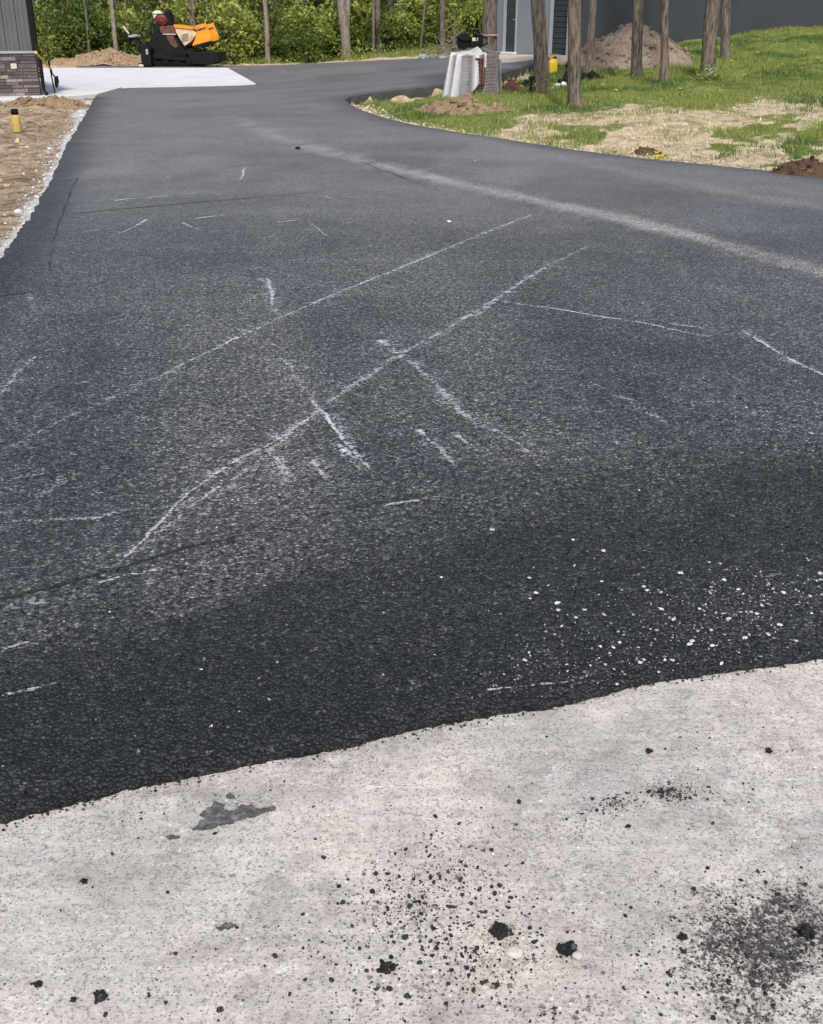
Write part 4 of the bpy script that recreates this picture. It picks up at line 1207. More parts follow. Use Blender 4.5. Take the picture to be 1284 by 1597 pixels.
weed(1104, 130, .33, 'leafy weed with pale blossom at the foot of the thick tree', (.62, .66, .52), 130, .4)
weed(1030, 246, .13, 'little weed with yellow flowers at the asphalt edge', (.75, .55, .03), 50, .3)
weed(990, 124, .22, 'tuft of weed at the foot of the dark trunk before the mound', None, 60, .35)
weed(840, 152, .34, 'grassy weed at the foot of the trunk by the yellow can', None, 90, .35)
weed(1010, 118, .25, 'low dark weed right of the trunk before the mound', None, 60, .3)
for px, py in [(940, 140), (1180, 95), (1250, 82), (1160, 128), (1220, 110), (820, 128), (806, 135), (960, 155), (1060, 150), (1275, 100), (1140, 110), (960, 118)]:
    p = on(px, py); t = thing('dandelion', p, 'small yellow dandelion dotting the lawn', 'dandelion', 'dandelions dotting the lawn')
    bm = bmesh.new(); tube(bm, [(0, 0, 0), (.01, 0, .08), (.0, .01, .14)], .004, 6); bm_obj('stem', bm, MAT['blade'], t)
    V, F, i = lumps(np.array([[0, 0, .15], [.018, 0, .15], [-.016, .01, .15], [0, -.018, .152]]), np.full(4, .02), flat=.5)
    np_mesh('flower', V, F, MAT['crumb'], False, {'Col': colarr((.72, .55, .06), 4, .1)[i]}, t)


# ------------------------------------------------------------------ buildings
def left_building():
    th = R(26); p = G(63, 148.5, .075); k = mpp(p)
    t = thing('metal_building', p, 'grey metal sided building with a stone base at the left edge', 'building', None, th)
    # local: x runs along the front (0 = right corner, negative to the left), y goes back
    Wd, Dp, Hs, Hw = 7.0, 6.0, .96, 3.6
    for nm, x0, x1, y0, y1 in (('wall', -Wd, 0, 0, Dp),):
        bm = bmesh.new(); box(bm, (-Wd / 2, Dp / 2, Hw / 2), (Wd - .1, Dp - .1, Hw))
        bm_obj('wall', bm, MAT['siding'], t)
    bm = bmesh.new(); zc = (Hs + Hw) / 2; hh = Hw - Hs
    x = -.04
    while x > -Wd:
        wv = .30
        box(bm, (x - wv / 2, .03, zc), (wv - .012, .05, hh), bev=.004)
        for dx in (.0, -.10, -.2): box(bm, (x - .03 + dx, -.006, zc), (.02 if dx else .035, .028, hh), bev=.006)
        x -= wv
    for i in range(20): box(bm, (-.03, .15 + i * .3, zc), (.05, .285, hh), bev=.004)
    bm_obj('siding', bm, MAT['siding'], t)
    # stone base, blocks laid in courses
    V = []; F = []; C = []; z = 0.0
    pal = [(.10, .082, .078), (.15, .125, .118), (.075, .065, .064), (.19, .165, .155), (.12, .10, .10)]
    bmx = bmesh.new(); cols = []
    while z < Hs - .03:
        hz = random.choice([.07, .09, .11]); hz = min(hz, Hs - z)
        for face in (0, 1):
            a = 0
            while a < (Wd if face == 0 else Dp):
                l = random.uniform(.18, .5); pr = random.uniform(0, .025); nv = len(bmx.verts)
                if face == 0: box(bmx, (-a - l / 2, -.03 - pr / 2, z + hz / 2), (l - .008, .10 + pr, hz - .008), bev=.006)
                else: box(bmx, (-.0 + pr / 2, .03 + a + l / 2, z + hz / 2), (.10 + pr, l - .008, hz - .008), bev=.006)
                c = random.choice(pal); c = (.30, .23, .20) if random.random() < .07 else c
                cols += [(*c, 1)] * (len(bmx.verts) - nv); a += l
        z += hz
    o = bm_obj('stone_base', bmx, MAT['stone'], t)
    at = o.data.attributes.new('Col', 'FLOAT_COLOR', 'POINT'); at.data.foreach_set('color', np.array(cols, np.float32).ravel())
    bm = bmesh.new(); box(bm, (-Wd / 2, -.06, Hs + .03), (Wd, .13, .055), bev=.008); box(bm, (.02, Dp / 2, Hs + .03), (.13, Dp, .055), bev=.008)
    bm_obj('sill', bm, MAT['trim_grey'], t)
    bm = bmesh.new(); box(bm, (-.55, -.10, .68), (.14, .06, .12), bev=.01); bm_obj('outlet_cover', bm, MAT['pale'], t)
    bm = bmesh.new(); box(bm, (-.95, -.10, .48), (.10, .08, .10), bev=.02); bm_obj('hose_tap', bm, MAT['steel'], t)
    bm = bmesh.new()
    tube(bm, [(.055, -.02, Hw), (.055, -.02, 1.15), (.075, -.10, 1.0), (.085, -.12, .85), (.085, -.12, .12), (.14, -.2, .03)], .045, 10)
    box(bm, (.0, -.01, (Hs + Hw) / 2 + .03), (.12, .12, Hw - Hs - .06), bev=.01)
    bm_obj('downspout', bm, MAT['black'], t)
    bm = bmesh.new(); prism(bm, [(-Wd - .4, Hw + .01), (.08, Hw + .01), (.08, Hw + .12), (-Wd / 2, Hw + 1.3), (-Wd - .4, Hw + .12)], -.4, Dp + .4)
    bm_obj('roof', bm, MAT['roof'], t)


left_building()


def right_building():
    C = Vector((5.36, 37.5)); dl = Vector((-.5, .866)); dr = Vector((.866, .5)); z0 = .80
    t = thing('grey_garage', (C.x, C.y, z0), 'two tone grey garage with charcoal doors behind the yard trees', 'building', None, math.atan2(dr.y, dr.x))
    # local x along the right wall, y along the left wall going back
    LW, RW, Hh = 4.9, 21.0, 4.2

    def wall(a0, a1, z1, z2, left, mat, nm='wall'):
        bm = bmesh.new()
        if left: box(bm, (.1, (a0 + a1) / 2, (z1 + z2) / 2), (.2, a1 - a0, z2 - z1))
        else: box(bm, ((a0 + a1) / 2, .1, (z1 + z2) / 2), (a1 - a0, .2, z2 - z1))
        return bm
    bm = wall(0.2, .66, -1, Hh, True, None)
    for a0, a1, z1 in ((.66, 1.66, 2.3), (1.66, 3.55, -1), (3.55, 4.33, 2.25), (4.33, LW, -1)):
        b2 = wall(a0, a1, z1, Hh, True, None); me = bpy.data.meshes.new('x'); b2.to_mesh(me); b2.free(); bm.from_mesh(me)
    w1 = bm_obj('wall', bm, MAT['wall_light'], t)
    bm = wall(0, RW, -1, Hh, False, None); zz = -.2
    while zz < Hh: box(bm, (RW / 2, .001, zz), (RW, .008, .008)); zz += .25
    bm_obj('wall', bm, MAT['wall_dark'], t)
    bm = bmesh.new(); box(bm, (RW - .1, LW / 2, Hh / 2), (.2, LW - .4, Hh)); box(bm, (RW / 2, LW + .1, Hh / 2), (RW, .2, Hh)); bm_obj('rear_wall', bm, MAT['wall_dark'], t)
    # plain door
    d = bmesh.new(); box(d, (.09, 3.94, 1.11), (.05, .70, 2.15), bev=.01)
    for z1, z2 in ((.3, 1.0), (1.15, 2.0)): box(d, (.062, 3.94, (z1 + z2) / 2), (.02, .5, z2 - z1), bev=.008)
    do = bm_obj('door', d, MAT['door_dark'], t)
    bm = bmesh.new(); tube(bm, [(.07, 3.66, 1.05), (.0, 3.66, 1.05), (-.01, 3.78, 1.05)], .014, 8); bm_obj('handle', bm, MAT['steel'], do)
    bm = bmesh.new()
    for a in (3.57, 4.31): box(bm, (.02, a, 1.12), (.14, .05, 2.26))
    box(bm, (.02, 3.94, 2.225), (.14, .69, .05)); bm_obj('door_frame', bm, MAT['trim_grey'], t)
    bm = bmesh.new(); box(bm, (-.03, 3.94, .0), (.28, .86, .06), bev=.01); bm_obj('threshold', bm, MAT['white'], t)
    # ribbed door
    d = bmesh.new()
    for i in range(14): box(d, (.1, 1.16, .08 + i * .16), (.06, .94, .15), bev=.02)
    bm_obj('ribbed_door', d, MAT['door_dark'], t)
    bm = bmesh.new()
    for a in (.685, 1.635): box(bm, (.02, a, 1.14), (.14, .05, 2.3))
    box(bm, (.02, 1.16, 2.27), (.14, .90, .05)); bm_obj('door_frame', bm, MAT['trim_grey'], t)
    bm = bmesh.new(); box(bm, (-.02, -.02, Hh / 2), (.1, .1, Hh + 1.9), bev=.01); bm_obj('corner_trim', bm, MAT['wall_dark'], t)
    bm = bmesh.new(); r = [(-.45, -.5, Hh + .02), (RW + .4, -.5, Hh + .02), (RW + .4, LW + .6, Hh + .02), (-.45, LW + .6, Hh + .02)]
    a = [bm.verts.new(v) for v in r]; b = [bm.verts.new(Vector(v) + Vector((0, 0, .15))) for v in r]
    rg = [bm.verts.new((-.45, LW / 2, Hh + 1.5)), bm.verts.new((RW + .4, LW / 2, Hh + 1.5))]
    bm.faces.new(a[::-1])
    for i in range(4): bm.faces.new((a[i], a[(i + 1) % 4], b[(i + 1) % 4], b[i]))
    bm.faces.new((b[0], b[1], rg[1], rg[0])); bm.faces.new((b[2], b[3], rg[0], rg[1])); bm.faces.new((b[1], b[2], rg[1])); bm.faces.new((b[3], b[0], rg[0]))
    bm_obj('roof', bm, MAT['roof'], t)
    # pale concrete stoop before the doors
    P = [G(783, 101.5), G(834, 95.8), G(864, 91.5), G(893, 88.5)]
    c1 = C + dl * .3; c2 = C + dl * 4.7
    poly = [(p.x, p.y) for p in P] + [(c1.x - .06, c1.y - .04), (c2.x - .06, c2.y - .04)]
    o = plate('concrete_stoop', np.array(poly), lambda x, y: np.maximum(terr(x, y) + .09, .70 + .0 * x) * 0 + np.clip(terr(x, y) + .08, 0, .79), .4, MAT['tan_concrete'])
    kind(o, 'structure')


right_building()


# ------------------------------------------------------------------ paving machine
def paver():
    d = ray(270, 107); Y = 50.3; q = d * (Y / d[1]); p = Vector((q[0], Y, float(drive_z(q[0], Y)))); k = mpp(p)
    t = thing('asphalt_paver', p, 'black and orange asphalt paving machine parked beyond the white slab', 'paving machine')
    f = lambda cx, cy: ((180 + cx / 4.938 - 270) * k, (107.5 - cy / 4.938) * k)   # crop pixels -> local x,z
    ps = lambda pts: [f(*q) for q in pts]
    bm = bmesh.new()
    prism(bm, ps([(255, 400), (300, 318), (350, 300), (430, 300), (500, 335), (545, 395), (620, 410), (640, 470), (640, 505), (250, 505)]), .25, 1.75, .03)
    bm_obj('body', bm, MAT['black'], t)
    for y0 in (.0, 1.55):
        bm = bmesh.new()
        x0, x1 = f(300, 0)[0], f(660, 0)[0]; rr = .21; n = 10
        prof = [(x0 + rr * math.cos(a), rr + rr * math.sin(a)) for a in np.linspace(math.pi * 1.5, math.pi * .5, n)] + [(x1 + rr * math.cos(a), rr + rr * math.sin(a)) for a in np.linspace(math.pi * .5, -math.pi * .5, n)]
        prism(bm, prof, y0, y0 + .4, .015)
        for i in range(24):
            xx = x0 + (x1 - x0) * i / 23; box(bm, (xx, y0 + .2, .012), (.05, .42, .03)); box(bm, (xx, y0 + .2, 2 * rr), (.05, .42, .03))
        tr = bm_obj('track', bm, MAT['rubber'], t)
        for xx in np.linspace(x0, x1, 5):
            bm = bmesh.new(); lathe(bm, [(.05, 0), (.13, .0), (.13, .05), (.06, .06)], (0, 0, 0), 14)
            bmesh.ops.rotate(bm, verts=bm.verts, cent=(0, 0, 0), matrix=Matrix.Rotation(R(90), 3, 'X')); bmesh.ops.translate(bm, verts=bm.verts, vec=(xx, y0 + .02, rr))
            bm_obj('roller', bm, MAT['black'], tr)
    # hopper, low at the right
    bm = bmesh.new(); prism(bm, ps([(560, 420), (720, 430), (795, 432), (795, 492), (745, 518), (600, 512)]), -.1, 2.1, .02); prism(bm, ps([(770, 430), (802, 428), (802, 500), (780, 500)]), -.2, 2.2, .02)
    box(bm, (f(560, 0)[0], 1.0, f(0, 432)[1]), (.16, 2.2, .1), bev=.02)
    ho = bm_obj('hopper', bm, MAT['black'], t)
    bm = bmesh.new(); tube(bm, [(*f(800, 0)[:1], -.15, .28), (*f(800, 0)[:1], .35, .28)], .09, 12); bm_obj('push_roller', bm, MAT['rubber'], ho)
    # tipped hopper wings: orange end, cream face
    for y0, y1 in ((.0, .10), (1.9, 2.0)):
        bm = bmesh.new(); prism(bm, ps([(642, 240), (722, 224), (762, 328), (752, 346), (604, 384), (652, 300)]), y0, y1, .02); w = bm_obj('hopper_wing', bm, MAT['orange'], t)
        bm = bmesh.new(); prism(bm, ps([(604, 386), (752, 348), (766, 352), (640, 402)]), y0 - .02, y1 + .02, .01); bm_obj('wing_edge', bm, MAT['black'], w)
        bm = bmesh.new(); prism(bm, ps([(650, 268), (716, 252), (720, 262), (654, 280)]), y0 - .015, y1 + .015); bm_obj('rib', bm, MAT['rust'], w)
    bm = bmesh.new(); prism(bm, ps([(478, 240), (560, 246), (610, 262), (648, 300), (600, 352), (545, 386), (505, 320), (488, 290)]), .05, 1.95, .03); hd = bm_obj('hood', bm, MAT['cream'], t)
    bm = bmesh.new(); prism(bm, ps([(476, 234), (600, 252), (636, 268), (600, 266), (500, 254), (484, 262)]), .0, 2.0, .008); bm_obj('hood_trim', bm, MAT['orange'], hd)
    bm = bmesh.new()
    for i in range(4): box(bm, (f(555, 0)[0], .03, f(0, 300 + i * 14)[1]), (.28, .05, .03), ry=R(-12))
    bm_obj('grille', bm, MAT['steel'], hd)
    bm = bmesh.new(); prism(bm, ps([(355, 250), (475, 240), (490, 295), (540, 298), (500, 312), (400, 310), (362, 295)]), .3, 1.7, .02); prism(bm, ps([(400, 312), (455, 312), (495, 385), (470, 402), (430, 370)]), .2, .4, .02)
    bm_obj('engine_deck', bm, MAT['rust'], t)
    bm = bmesh.new(); x, z = f(430, 303); box(bm, (x, .22, z), (.55, .06, .05), bev=.01); bm_obj('step_rail', bm, MAT['steel'], t)
    # operator's post
    bm = bmesh.new(); prism(bm, ps([(300, 225), (350, 225), (352, 305), (296, 340)]), .45, 1.5, .03); bm_obj('console', bm, MAT['black'], t)
    bm = bmesh.new(); x, z = f(365, 205); lathe(bm, [(.10, -.25), (.22, -.25), (.25, -.15), (.25, .15), (.18, .2)], (0, 0, 0), 20)
    bmesh.ops.rotate(bm, verts=bm.verts, cent=(0, 0, 0), matrix=Matrix.Rotation(R(90), 3, 'X')); bmesh.ops.translate(bm, verts=bm.verts, vec=(x, .75, z)); af = bm_obj('air_cleaner', bm, MAT['red'], t, True)
    bm = bmesh.new(); lathe(bm, [(.04, 0), (.10, 0), (.10, .04), (.05, .05)], (0, 0, 0), 14); bmesh.ops.rotate(bm, verts=bm.verts, cent=(0, 0, 0), matrix=Matrix.Rotation(R(90), 3, 'X')); bmesh.ops.translate(bm, verts=bm.verts, vec=(x + .02, .53, z + .04)); bm_obj('cap', bm, MAT['rust'], af)
    bm = bmesh.new(); x, z = f(332, 165); lathe(bm, [(.2, 0), (.235, .03), (.22, .09), (.13, .15), (.04, .17)], (x, .8, z), 18); lathe(bm, [(.2, -.18), (.2, 0)], (x, .8, z), 18); bm_obj('beacon_cover', bm, MAT['pale'], t, True)
    bm = bmesh.new(); prism(bm, ps([(385, 140), (420, 132), (432, 170), (440, 240), (405, 240), (400, 180)]), .6, 1.3, .03); bm_obj('seat_back', bm, MAT['black'], t)
    bm = bmesh.new()
    for y in (.35, 1.6):
        x, z = f(290, 240); tube(bm, [(x, y, f(0, 380)[1]), (x, y, z), (f(350, 0)[0], y, f(0, 160)[1]), (f(425, 0)[0], y, f(0, 170)[1]), (f(445, 0)[0], y, f(0, 300)[1])], .022, 8)
    bm_obj('handrail', bm, MAT['black'], t)
    # screed at the rear with its walkway
    bm = bmesh.new(); prism(bm, ps([(222, 375), (262, 362), (300, 400), (300, 520), (245, 528), (228, 505)]), -.5, 2.5, .02); prism(bm, ps([(195, 505), (245, 500), (245, 530), (205, 530)]), -.45, 2.45, .015); sc = bm_obj('screed', bm, MAT['black'], t)
    bm = bmesh.new(); prism(bm, ps([(128, 312), (190, 302), (206, 316), (136, 324)]), -.2, .35, .01); bm_obj('control_box', bm, MAT['steel'], sc)
    bm = bmesh.new(); a, b = f(90, 245), f(128, 300); tube(bm, [(a[0], .05, a[1]), (b[0], .05, b[1])], .035, 8); bm_obj('lever', bm, MAT['pale'], sc)
    bm = bmesh.new(); prism(bm, ps([(120, 300), (136, 330), (195, 326), (218, 372), (250, 380), (240, 402), (212, 388), (180, 346), (132, 342), (104, 290)]), -.1, .25, .01); bm_obj('control_arm', bm, MAT['black'], sc)
    bm = bmesh.new(); x, z = f(276, 425); box(bm, (x, -.52, z), (.10, .04, .22), bev=.03); bm_obj('reflector', bm, MAT['steel'], sc)
    bm = bmesh.new(); x, z = f(222, 522); box(bm, (x, -.47, .06), (.2, .06, .10), bev=.02); bm_obj('end_plate', bm, MAT['pale'], sc)
    bm = bmesh.new(); prism(bm, ps([(280, 440), (560, 470), (560, 490), (280, 470)]), -.08, .0, .01); bm_obj('tow_arm', bm, MAT['black'], t)


paver()


# ------------------------------------------------------------------ brick pallet and what lies about it
def pallet():
    p = on(741, 151); p.z = float(terr(p.x, p.y)) - .06; rz = R(-27); k = mpp(p)
    t = thing('brick_pallet', p, 'pallet of stacked perforated bricks under white plastic at the lawn edge', 'brick pallet', None, rz)
    w, dp, h0, h1 = .80, .72, .12, 1.0
    bm = bmesh.new()
    for x in (-w / 2 + .05, 0, w / 2 - .05): box(bm, (x, 0, .055), (.09, dp, .07))
    for i in range(5): box(bm, (0, -dp / 2 + .07 + i * (dp - .14) / 4, .105), (w, .10, .024)); box(bm, (0, -dp / 2 + .07 + i * (dp - .14) / 4, .010), (w, .10, .02))
    bm_obj('pallet', bm, MAT['wood'], t)
    bm = bmesh.new(); hb, lb, wb = .068, .2, .1; nz = int((h1 - h0) / hb)
    for iz in range(nz):
        z = h0 + hb * (iz + .5)
        for ix in range(4):
            for iy in range(7):
                if 0 < ix < 3 and 0 < iy < 6 and iz < nz - 1: continue
                box(bm, (-w / 2 + lb * (ix + .5) + random.uniform(-.004, .004), -dp / 2 + wb * (iy + .55), z), (lb - .008, wb - .006, hb - .006), bev=.004)
    bm_obj('bricks', bm, MAT['brick_grey'], t)
    # the open column of red perforated bricks on the near right corner
    bm = bmesh.new()
    for iz in range(3, nz - 1):
        z = h0 + hb * (iz + .5); box(bm, (w / 2 - .11, -dp / 2 - .055, z), (.2, .10, hb - .01), bev=.004)
    rb = bm_obj('red_bricks', bm, MAT['brick_red'], t)
    bm = bmesh.new()
    for iz in range(3, nz - 1):
        for ix in range(3): box(bm, (w / 2 - .175 + .065 * ix, -dp / 2 - .103, h0 + hb * (iz + .5)), (.035, .012, .035), bev=.004)
    bm_obj('hole', bm, MAT['black'], rb)
    # draped sheet
    n, m = 190, 46; V = []; TH = []; hw, hd = w / 2 + .025, dp / 2 + .03; zt = h0 + nz * hb + .02
    per = []
    for i in range(n + 1):
        u = i / n
        # runs round from the right rear corner over the left to the near right corner
        path = [(hw, -hd), (-hw, -hd), (-hw, hd), (hw, hd)]
        seg = [2 * hw, 2 * hd, 2 * hw]; s = u * sum(seg)
        for j, L in enumerate(seg):
            if s <= L or j == 2:
                a, b = Vector(path[j]), Vector(path[j + 1]); q = a + (b - a) * min(1, s / L)
                nr = Vector(((b - a).y, -(b - a).x)).normalized() * -1
                nr = Vector((0, -1)) if j == 0 else Vector((-1, 0)) if j == 1 else Vector((0, 1)); break
            s -= L
        ctr = Vector((0, 0)); out = (q - ctr).normalized(); nr = (nr * .7 + out * .5).normalized()
        per.append((q, nr, u))
    for i, (q, nr, u) in enumerate(per):
        fold = (math.sin(u * 64 + 2.2 * math.sin(u * 17 + .6)) * .75 + math.sin(u * 27 + 1) * .3) * (.7 + .6 * float(vnoise(u * 9, 2.2, 3)))
        drop = 1.0 if u > .16 else .35 + .65 * (u / .16) ** .8 if u > .02 else .3
        for jj in range(m + 1):
            v = jj / m
            if v < .35:
                w_ = v / .35; pt = q * w_; z = zt + .05 * (1 - w_) + .022 * math.sin(pt.x * 17 + 2) * math.cos(pt.y * 15) + .10 * math.exp(-((pt.x - .12) ** 2 + (pt.y) ** 2) / .03); x, y = pt.x, pt.y
            else:
                w_ = (v - .35) / .65; dz = w_ * drop; H = zt - .03
                off = .02 + .13 * dz ** 1.1 + fold * (.03 + .12 * dz ** .6)
                x, y = q.x + nr.x * off, q.y + nr.y * off; z = zt - dz * H + (.02 * math.sin(u * 60) if jj == m else 0) - .0
            V.append((x, y, max(z, .012))); TH.append(float(np.clip(.78 - fold * 1.5, 0, 1)) if v > .38 else .15)
    idx = np.arange((n + 1) * (m + 1)).reshape(n + 1, m + 1)
    F = np.stack([idx[:-1, :-1], idx[:-1, 1:], idx[1:, 1:], idx[1:, :-1]], -1).reshape(-1, 4)
    o = np_mesh('plastic_sheet', np.array(V), F, MAT['film'], True, {'thin': np.array(TH)}); o.location = p; o.rotation_euler = (0, 0, rz)
    sm = o.modifiers.new('thick', 'SOLIDIFY'); sm.thickness = .002
    tag(o, 'white translucent plastic sheet draped in folds over the brick pallet', 'plastic sheet')
    # saw on top
    s = thing('cutting_saw', p + Vector((-.02, .02, zt + .05)), 'black hand held cutting saw lying on the wrapped pallet', 'saw', None, R(20))
    bm = bmesh.new(); box(bm, (0, 0, .16), (.30, .20, .22), bev=.05); box(bm, (.06, 0, .29), (.16, .16, .08), bev=.03); bm_obj('engine_housing', bm, MAT['black'], s)
    bm = bmesh.new(); tube(bm, [(-.02, -.11, .2), (-.05, -.15, .34), (-.02, .0, .42), (.0, .12, .36), (.02, .12, .2)], .018, 8); tube(bm, [(.14, 0, .26), (.27, 0, .25), (.29, 0, .14), (.14, 0, .08)], .02, 8); bm_obj('handle', bm, MAT['black'], s)
    bm = bmesh.new(); lathe(bm, [(.02, -.004), (.16, -.004), (.16, .004), (.02, .004)], (0, 0, 0), 28); bmesh.ops.rotate(bm, verts=bm.verts, cent=(0, 0, 0), matrix=Matrix.Rotation(R(90), 3, 'X')); bmesh.ops.translate(bm, verts=bm.verts, vec=(-.30, -.06, .17)); bm_obj('blade', bm, MAT['rubber'], s)
    bm = bmesh.new(); prism(bm, [(-.30 + .175 * math.cos(a), .17 + .175 * math.sin(a)) for a in np.linspace(.2, 2.7, 12)] + [(-.30, .19)], -.10, -.02, .006); bm_obj('blade_guard', bm, MAT['black'], s)
    bm = bmesh.new(); box(bm, (-.05, -.105, .22), (.13, .02, .07), bev=.01); bm_obj('badge_plate', bm, MAT['pale'], s)


pallet()


def brick_heap():
    p = on(797, 138); t0 = 0
    k = 0
    for px, py, z, rz, rx in [(789, 137, 0, .2, 0), (796, 136, 0, -.3, 0), (803, 135, 0, .5, .15), (811, 136, 0, -.1, 0), (792, 135, .07, .4, 0), (800, 134, .07, -.2, .1), (808, 133.5, .07, .25, 0), (796, 134, .14, .1, 0), (803, 133, .14, -.5, .2), (799, 132.5, .21, .3, 0), (786, 139, 0, .7, 0)]:
        q = on(px, py); bm = bmesh.new(); box(bm, (0, 0, .034), (.21, .1, .066), bev=.005, rx=rx)
        o = bm_obj('loose_brick', bm, MAT['brick_red']); o.location = (q.x, q.y, q.z + z); o.rotation_euler = (0, 0, rz)
        tag(o, 'loose red brown brick tumbled in the heap right of the pallet', 'brick', 'loose bricks heaped beside the pallet')


brick_heap()

# yellow can
p = on(862, 112); k = mpp(p); t = thing('yellow_can', p, 'yellow plastic fuel can with a dark cap on the lawn between trunks', 'fuel can', None, .3)
bm = bmesh.new(); box(bm, (0, 0, .18), (.24, .17, .36), bev=.05); box(bm, (0, 0, .36), (.15, .11, .06), bev=.02); bm_obj('body', bm, MAT['yellow'], t, True)
bm = bmesh.new(); tube(bm, [(-.07, 0, .36), (-.06, 0, .43), (.03, 0, .44), (.08, 0, .36)], .016, 8); bm_obj('handle', bm, MAT['yellow'], t)
bm = bmesh.new(); lathe(bm, [(.03, 0), (.038, .01), (.038, .06), (.03, .07)], (.05, 0, .38), 14); bm_obj('cap', bm, MAT['black'], t)


def heap_tarp(px, py, sx, sy, sz, label, seed, mat='black', name='tarp_heap'):
    p = on(px, py); bm = bmesh.new(); bmesh.ops.create_uvsphere(bm, u_segments=40, v_segments=24, radius=1)
    vs = list(bm.verts); c = np.array([v.co[:] for v in vs])
    d = 1 + .9 * (fbm(c[:, 0] * 2.3 + seed, c[:, 1] * 2.3 + c[:, 2] * 2, seed, 4) - .5)
    for v, k in zip(vs, d): v.co = Vector((v.co.x * sx * k, v.co.y * sy * k, max(v.co.z * sz * float(k) ** 2, -.02)))
    o = bm_obj(name, bm, MAT[mat], None, False); o.location = p
    return tag(o, label, 'tarpaulin')


heap_tarp(885, 126, .26, .2, .22, 'crumpled black tarpaulin on the lawn left of the nearest trunk', 3)
heap_tarp(920, 126, .34, .2, .17, 'crumpled black tarpaulin on the lawn right of the nearest trunk', 7)
heap_tarp(872, 131, .22, .12, .09, 'crumpled white plastic scrap beside the black tarpaulin', 11, 'white', 'plastic_scrap')
p = on(828, 152); bm = bmesh.new(); lathe(bm, [(.035, -.1), (.035, .30), (.06, .30), (.06, .36), (.02, .38)], (0, 0, 0), 12); o = bm_obj('iron_stake', bm, MAT['black']); o.location = p; tag(o, 'short dark iron stake left of the trunk by the yellow can', 'stake')
heap_tarp(822, 134, .12, .1, .10, 'small black plastic scrap on the grass near the bricks', 15, 'black', 'plastic_scrap')
heap_tarp(825, 128, .1, .07, .05, 'small white scrap of paper on the grass near the bricks', 17, 'white', 'paper_scrap')
heap_tarp(790, 146, .09, .07, .05, 'white scrap at the right foot of the wrapped pallet', 18, 'white', 'paper_scrap')

# yellow standpipe in the dirt
p = on(27, 204); k = mpp(p); t = thing('standpipe', p, 'dull yellow pipe stub with a dark cap standing in the dirt', 'pipe stub')
bm = bmesh.new(); lathe(bm, [(.075, -.1), (.078, .0), (.076, .26), (.066, .30), (.05, .31)], (0, 0, 0), 20); bm_obj('pipe', bm, MAT['dull_yellow'], t, True)
bm = bmesh.new(); lathe(bm, [(.05, .30), (.062, .31), (.062, .385), (.05, .40), (.02, .405)], (0, 0, 0), 18); bm_obj('cap', bm, MAT['rubber'], t, True)
bm = bmesh.new(); lathe(bm, [(.075, .0), (.084, .0), (.084, .03), (.075, .03)], (0, 0, 0), 20); bm_obj('collar', bm, MAT['rubber'], t)

# black stake with a yellow-handled shovel leaning by the left building
p = G(86, 145.5, .075); k = mpp(p)
bm = bmesh.new(); tube(bm, [(0, 0, 0), (-.03, 0, .35), (-.06, .01, .74)], .018, 8); tube(bm, [(-.06, .01, .60), (-.06, .01, .78)], .028, 8)
o = bm_obj('iron_stake', bm, MAT['black']); o.location = p; tag(o, 'thin black stake standing on the white slab beside the shovel', 'stake')
t = thing('shovel', p, 'yellow handled shovel leaning on the corner of the left building', 'shovel')
def rel(px, py, Y):
    d = ray(px, py); q = Vector(d * (Y / d[1])) + Vector((0, 0, CZ)); return q - p


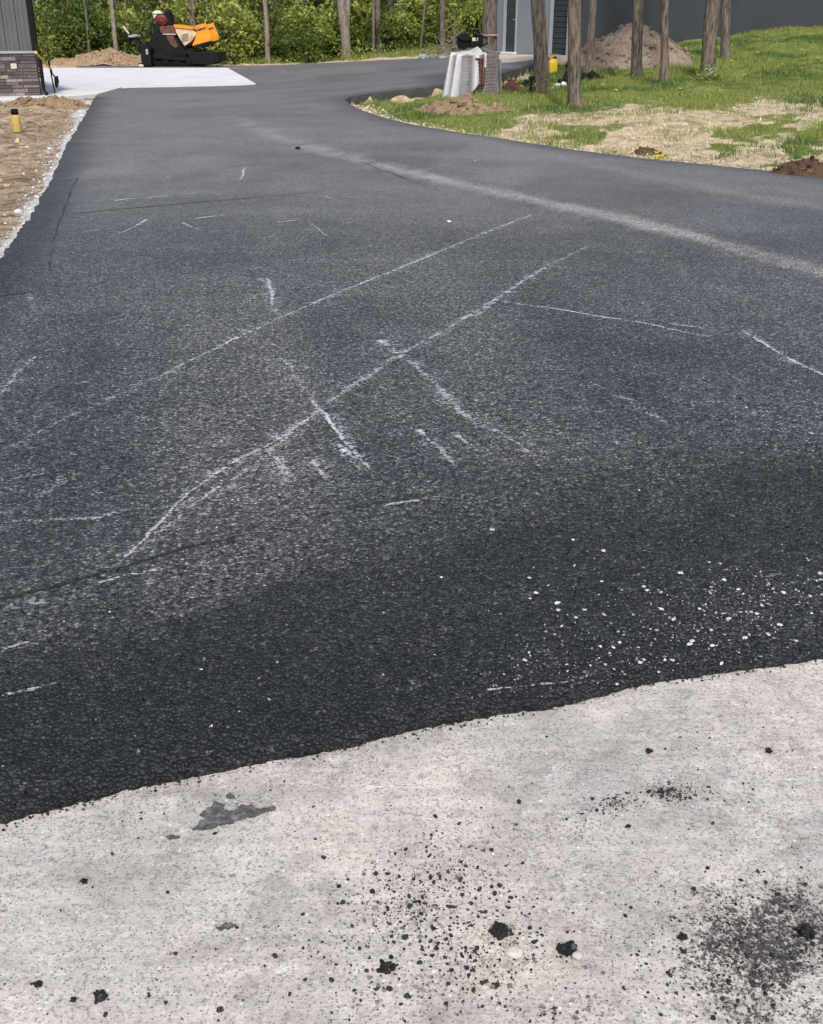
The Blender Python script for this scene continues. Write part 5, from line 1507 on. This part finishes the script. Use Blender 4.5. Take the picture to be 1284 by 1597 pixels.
h0, h1 = rel(57.5, 83, p.y - 1.35), rel(80, 108, p.y - .06)
bm = bmesh.new(); tube(bm, [h0, (h0 + h1) / 2, h1], .024, 10); tube(bm, [h0 + (h0 - h1) * .06, h0], .032, 10); bm_obj('handle', bm, MAT['yellow'], t)
bm = bmesh.new(); tube(bm, [h1, (.0, -.04, .48), (.05, -.03, .40)], .02, 8)
g = [(-.02, 0), (.09, .02), (.10, -.12), (.06, -.24), (.01, -.28), (-.03, -.2)]
a = [bm.verts.new((.06 + x * .9 + .0, -.03 - .02, .40 + z)) for x, z in g]; b = [bm.verts.new((.06 + x * .9, -.03 + .0, .40 + z)) for x, z in g]
bm.faces.new(a); bm.faces.new(b[::-1])
for i in range(6): bm.faces.new((a[i], b[i], b[(i + 1) % 6], a[(i + 1) % 6]))
bm_obj('blade', bm, MAT['black'], t)

# ------------------------------------------------------------------ light, sky, camera
EL, AZ = R(50), R(180 - 4)            # sun behind the photographer's left shoulder
sd = Vector((math.sin(AZ) * math.cos(EL), math.cos(AZ) * math.cos(EL), math.sin(EL)))
sun = bpy.data.lights.new('sun', 'SUN'); sun.energy = 2.4; sun.angle = R(5); sun.color = (1, .96, .90)
so = bpy.data.objects.new('sun', sun); COL.objects.link(so); so.rotation_euler = sd.to_track_quat('Z', 'Y').to_euler()
w = bpy.data.worlds.new('World'); scene.world = w; w.use_nodes = True
nt = w.node_tree; bg = nt.nodes['Background']; sky = nt.nodes.new('ShaderNodeTexSky'); sky.sky_type = 'NISHITA'; sky.sun_disc = False
sky.sun_elevation = EL; sky.sun_rotation = AZ; sky.air_density = 1.0; sky.dust_density = 2.5; sky.ozone_density = 1.0
nt.links.new(sky.outputs[0], bg.inputs[0]); bg.inputs[1].default_value = .12

cam = bpy.data.cameras.new('camera'); co = bpy.data.objects.new('camera', cam); COL.objects.link(co)
cam.sensor_fit = 'VERTICAL'; cam.sensor_height = 36; cam.lens = 36 * F0 / H0; cam.clip_end = 4000; cam.clip_start = .05
co.location = (0, 0, CZ); co.rotation_euler = (math.pi / 2 - PITCH, 0, 0)
scene.camera = co
vs = scene.view_settings; vs.view_transform = 'Standard'; vs.look = 'None'; vs.exposure = 0.55; vs.gamma = 1
scene.cycles.max_bounces = 6; scene.cycles.transparent_max_bounces = 12
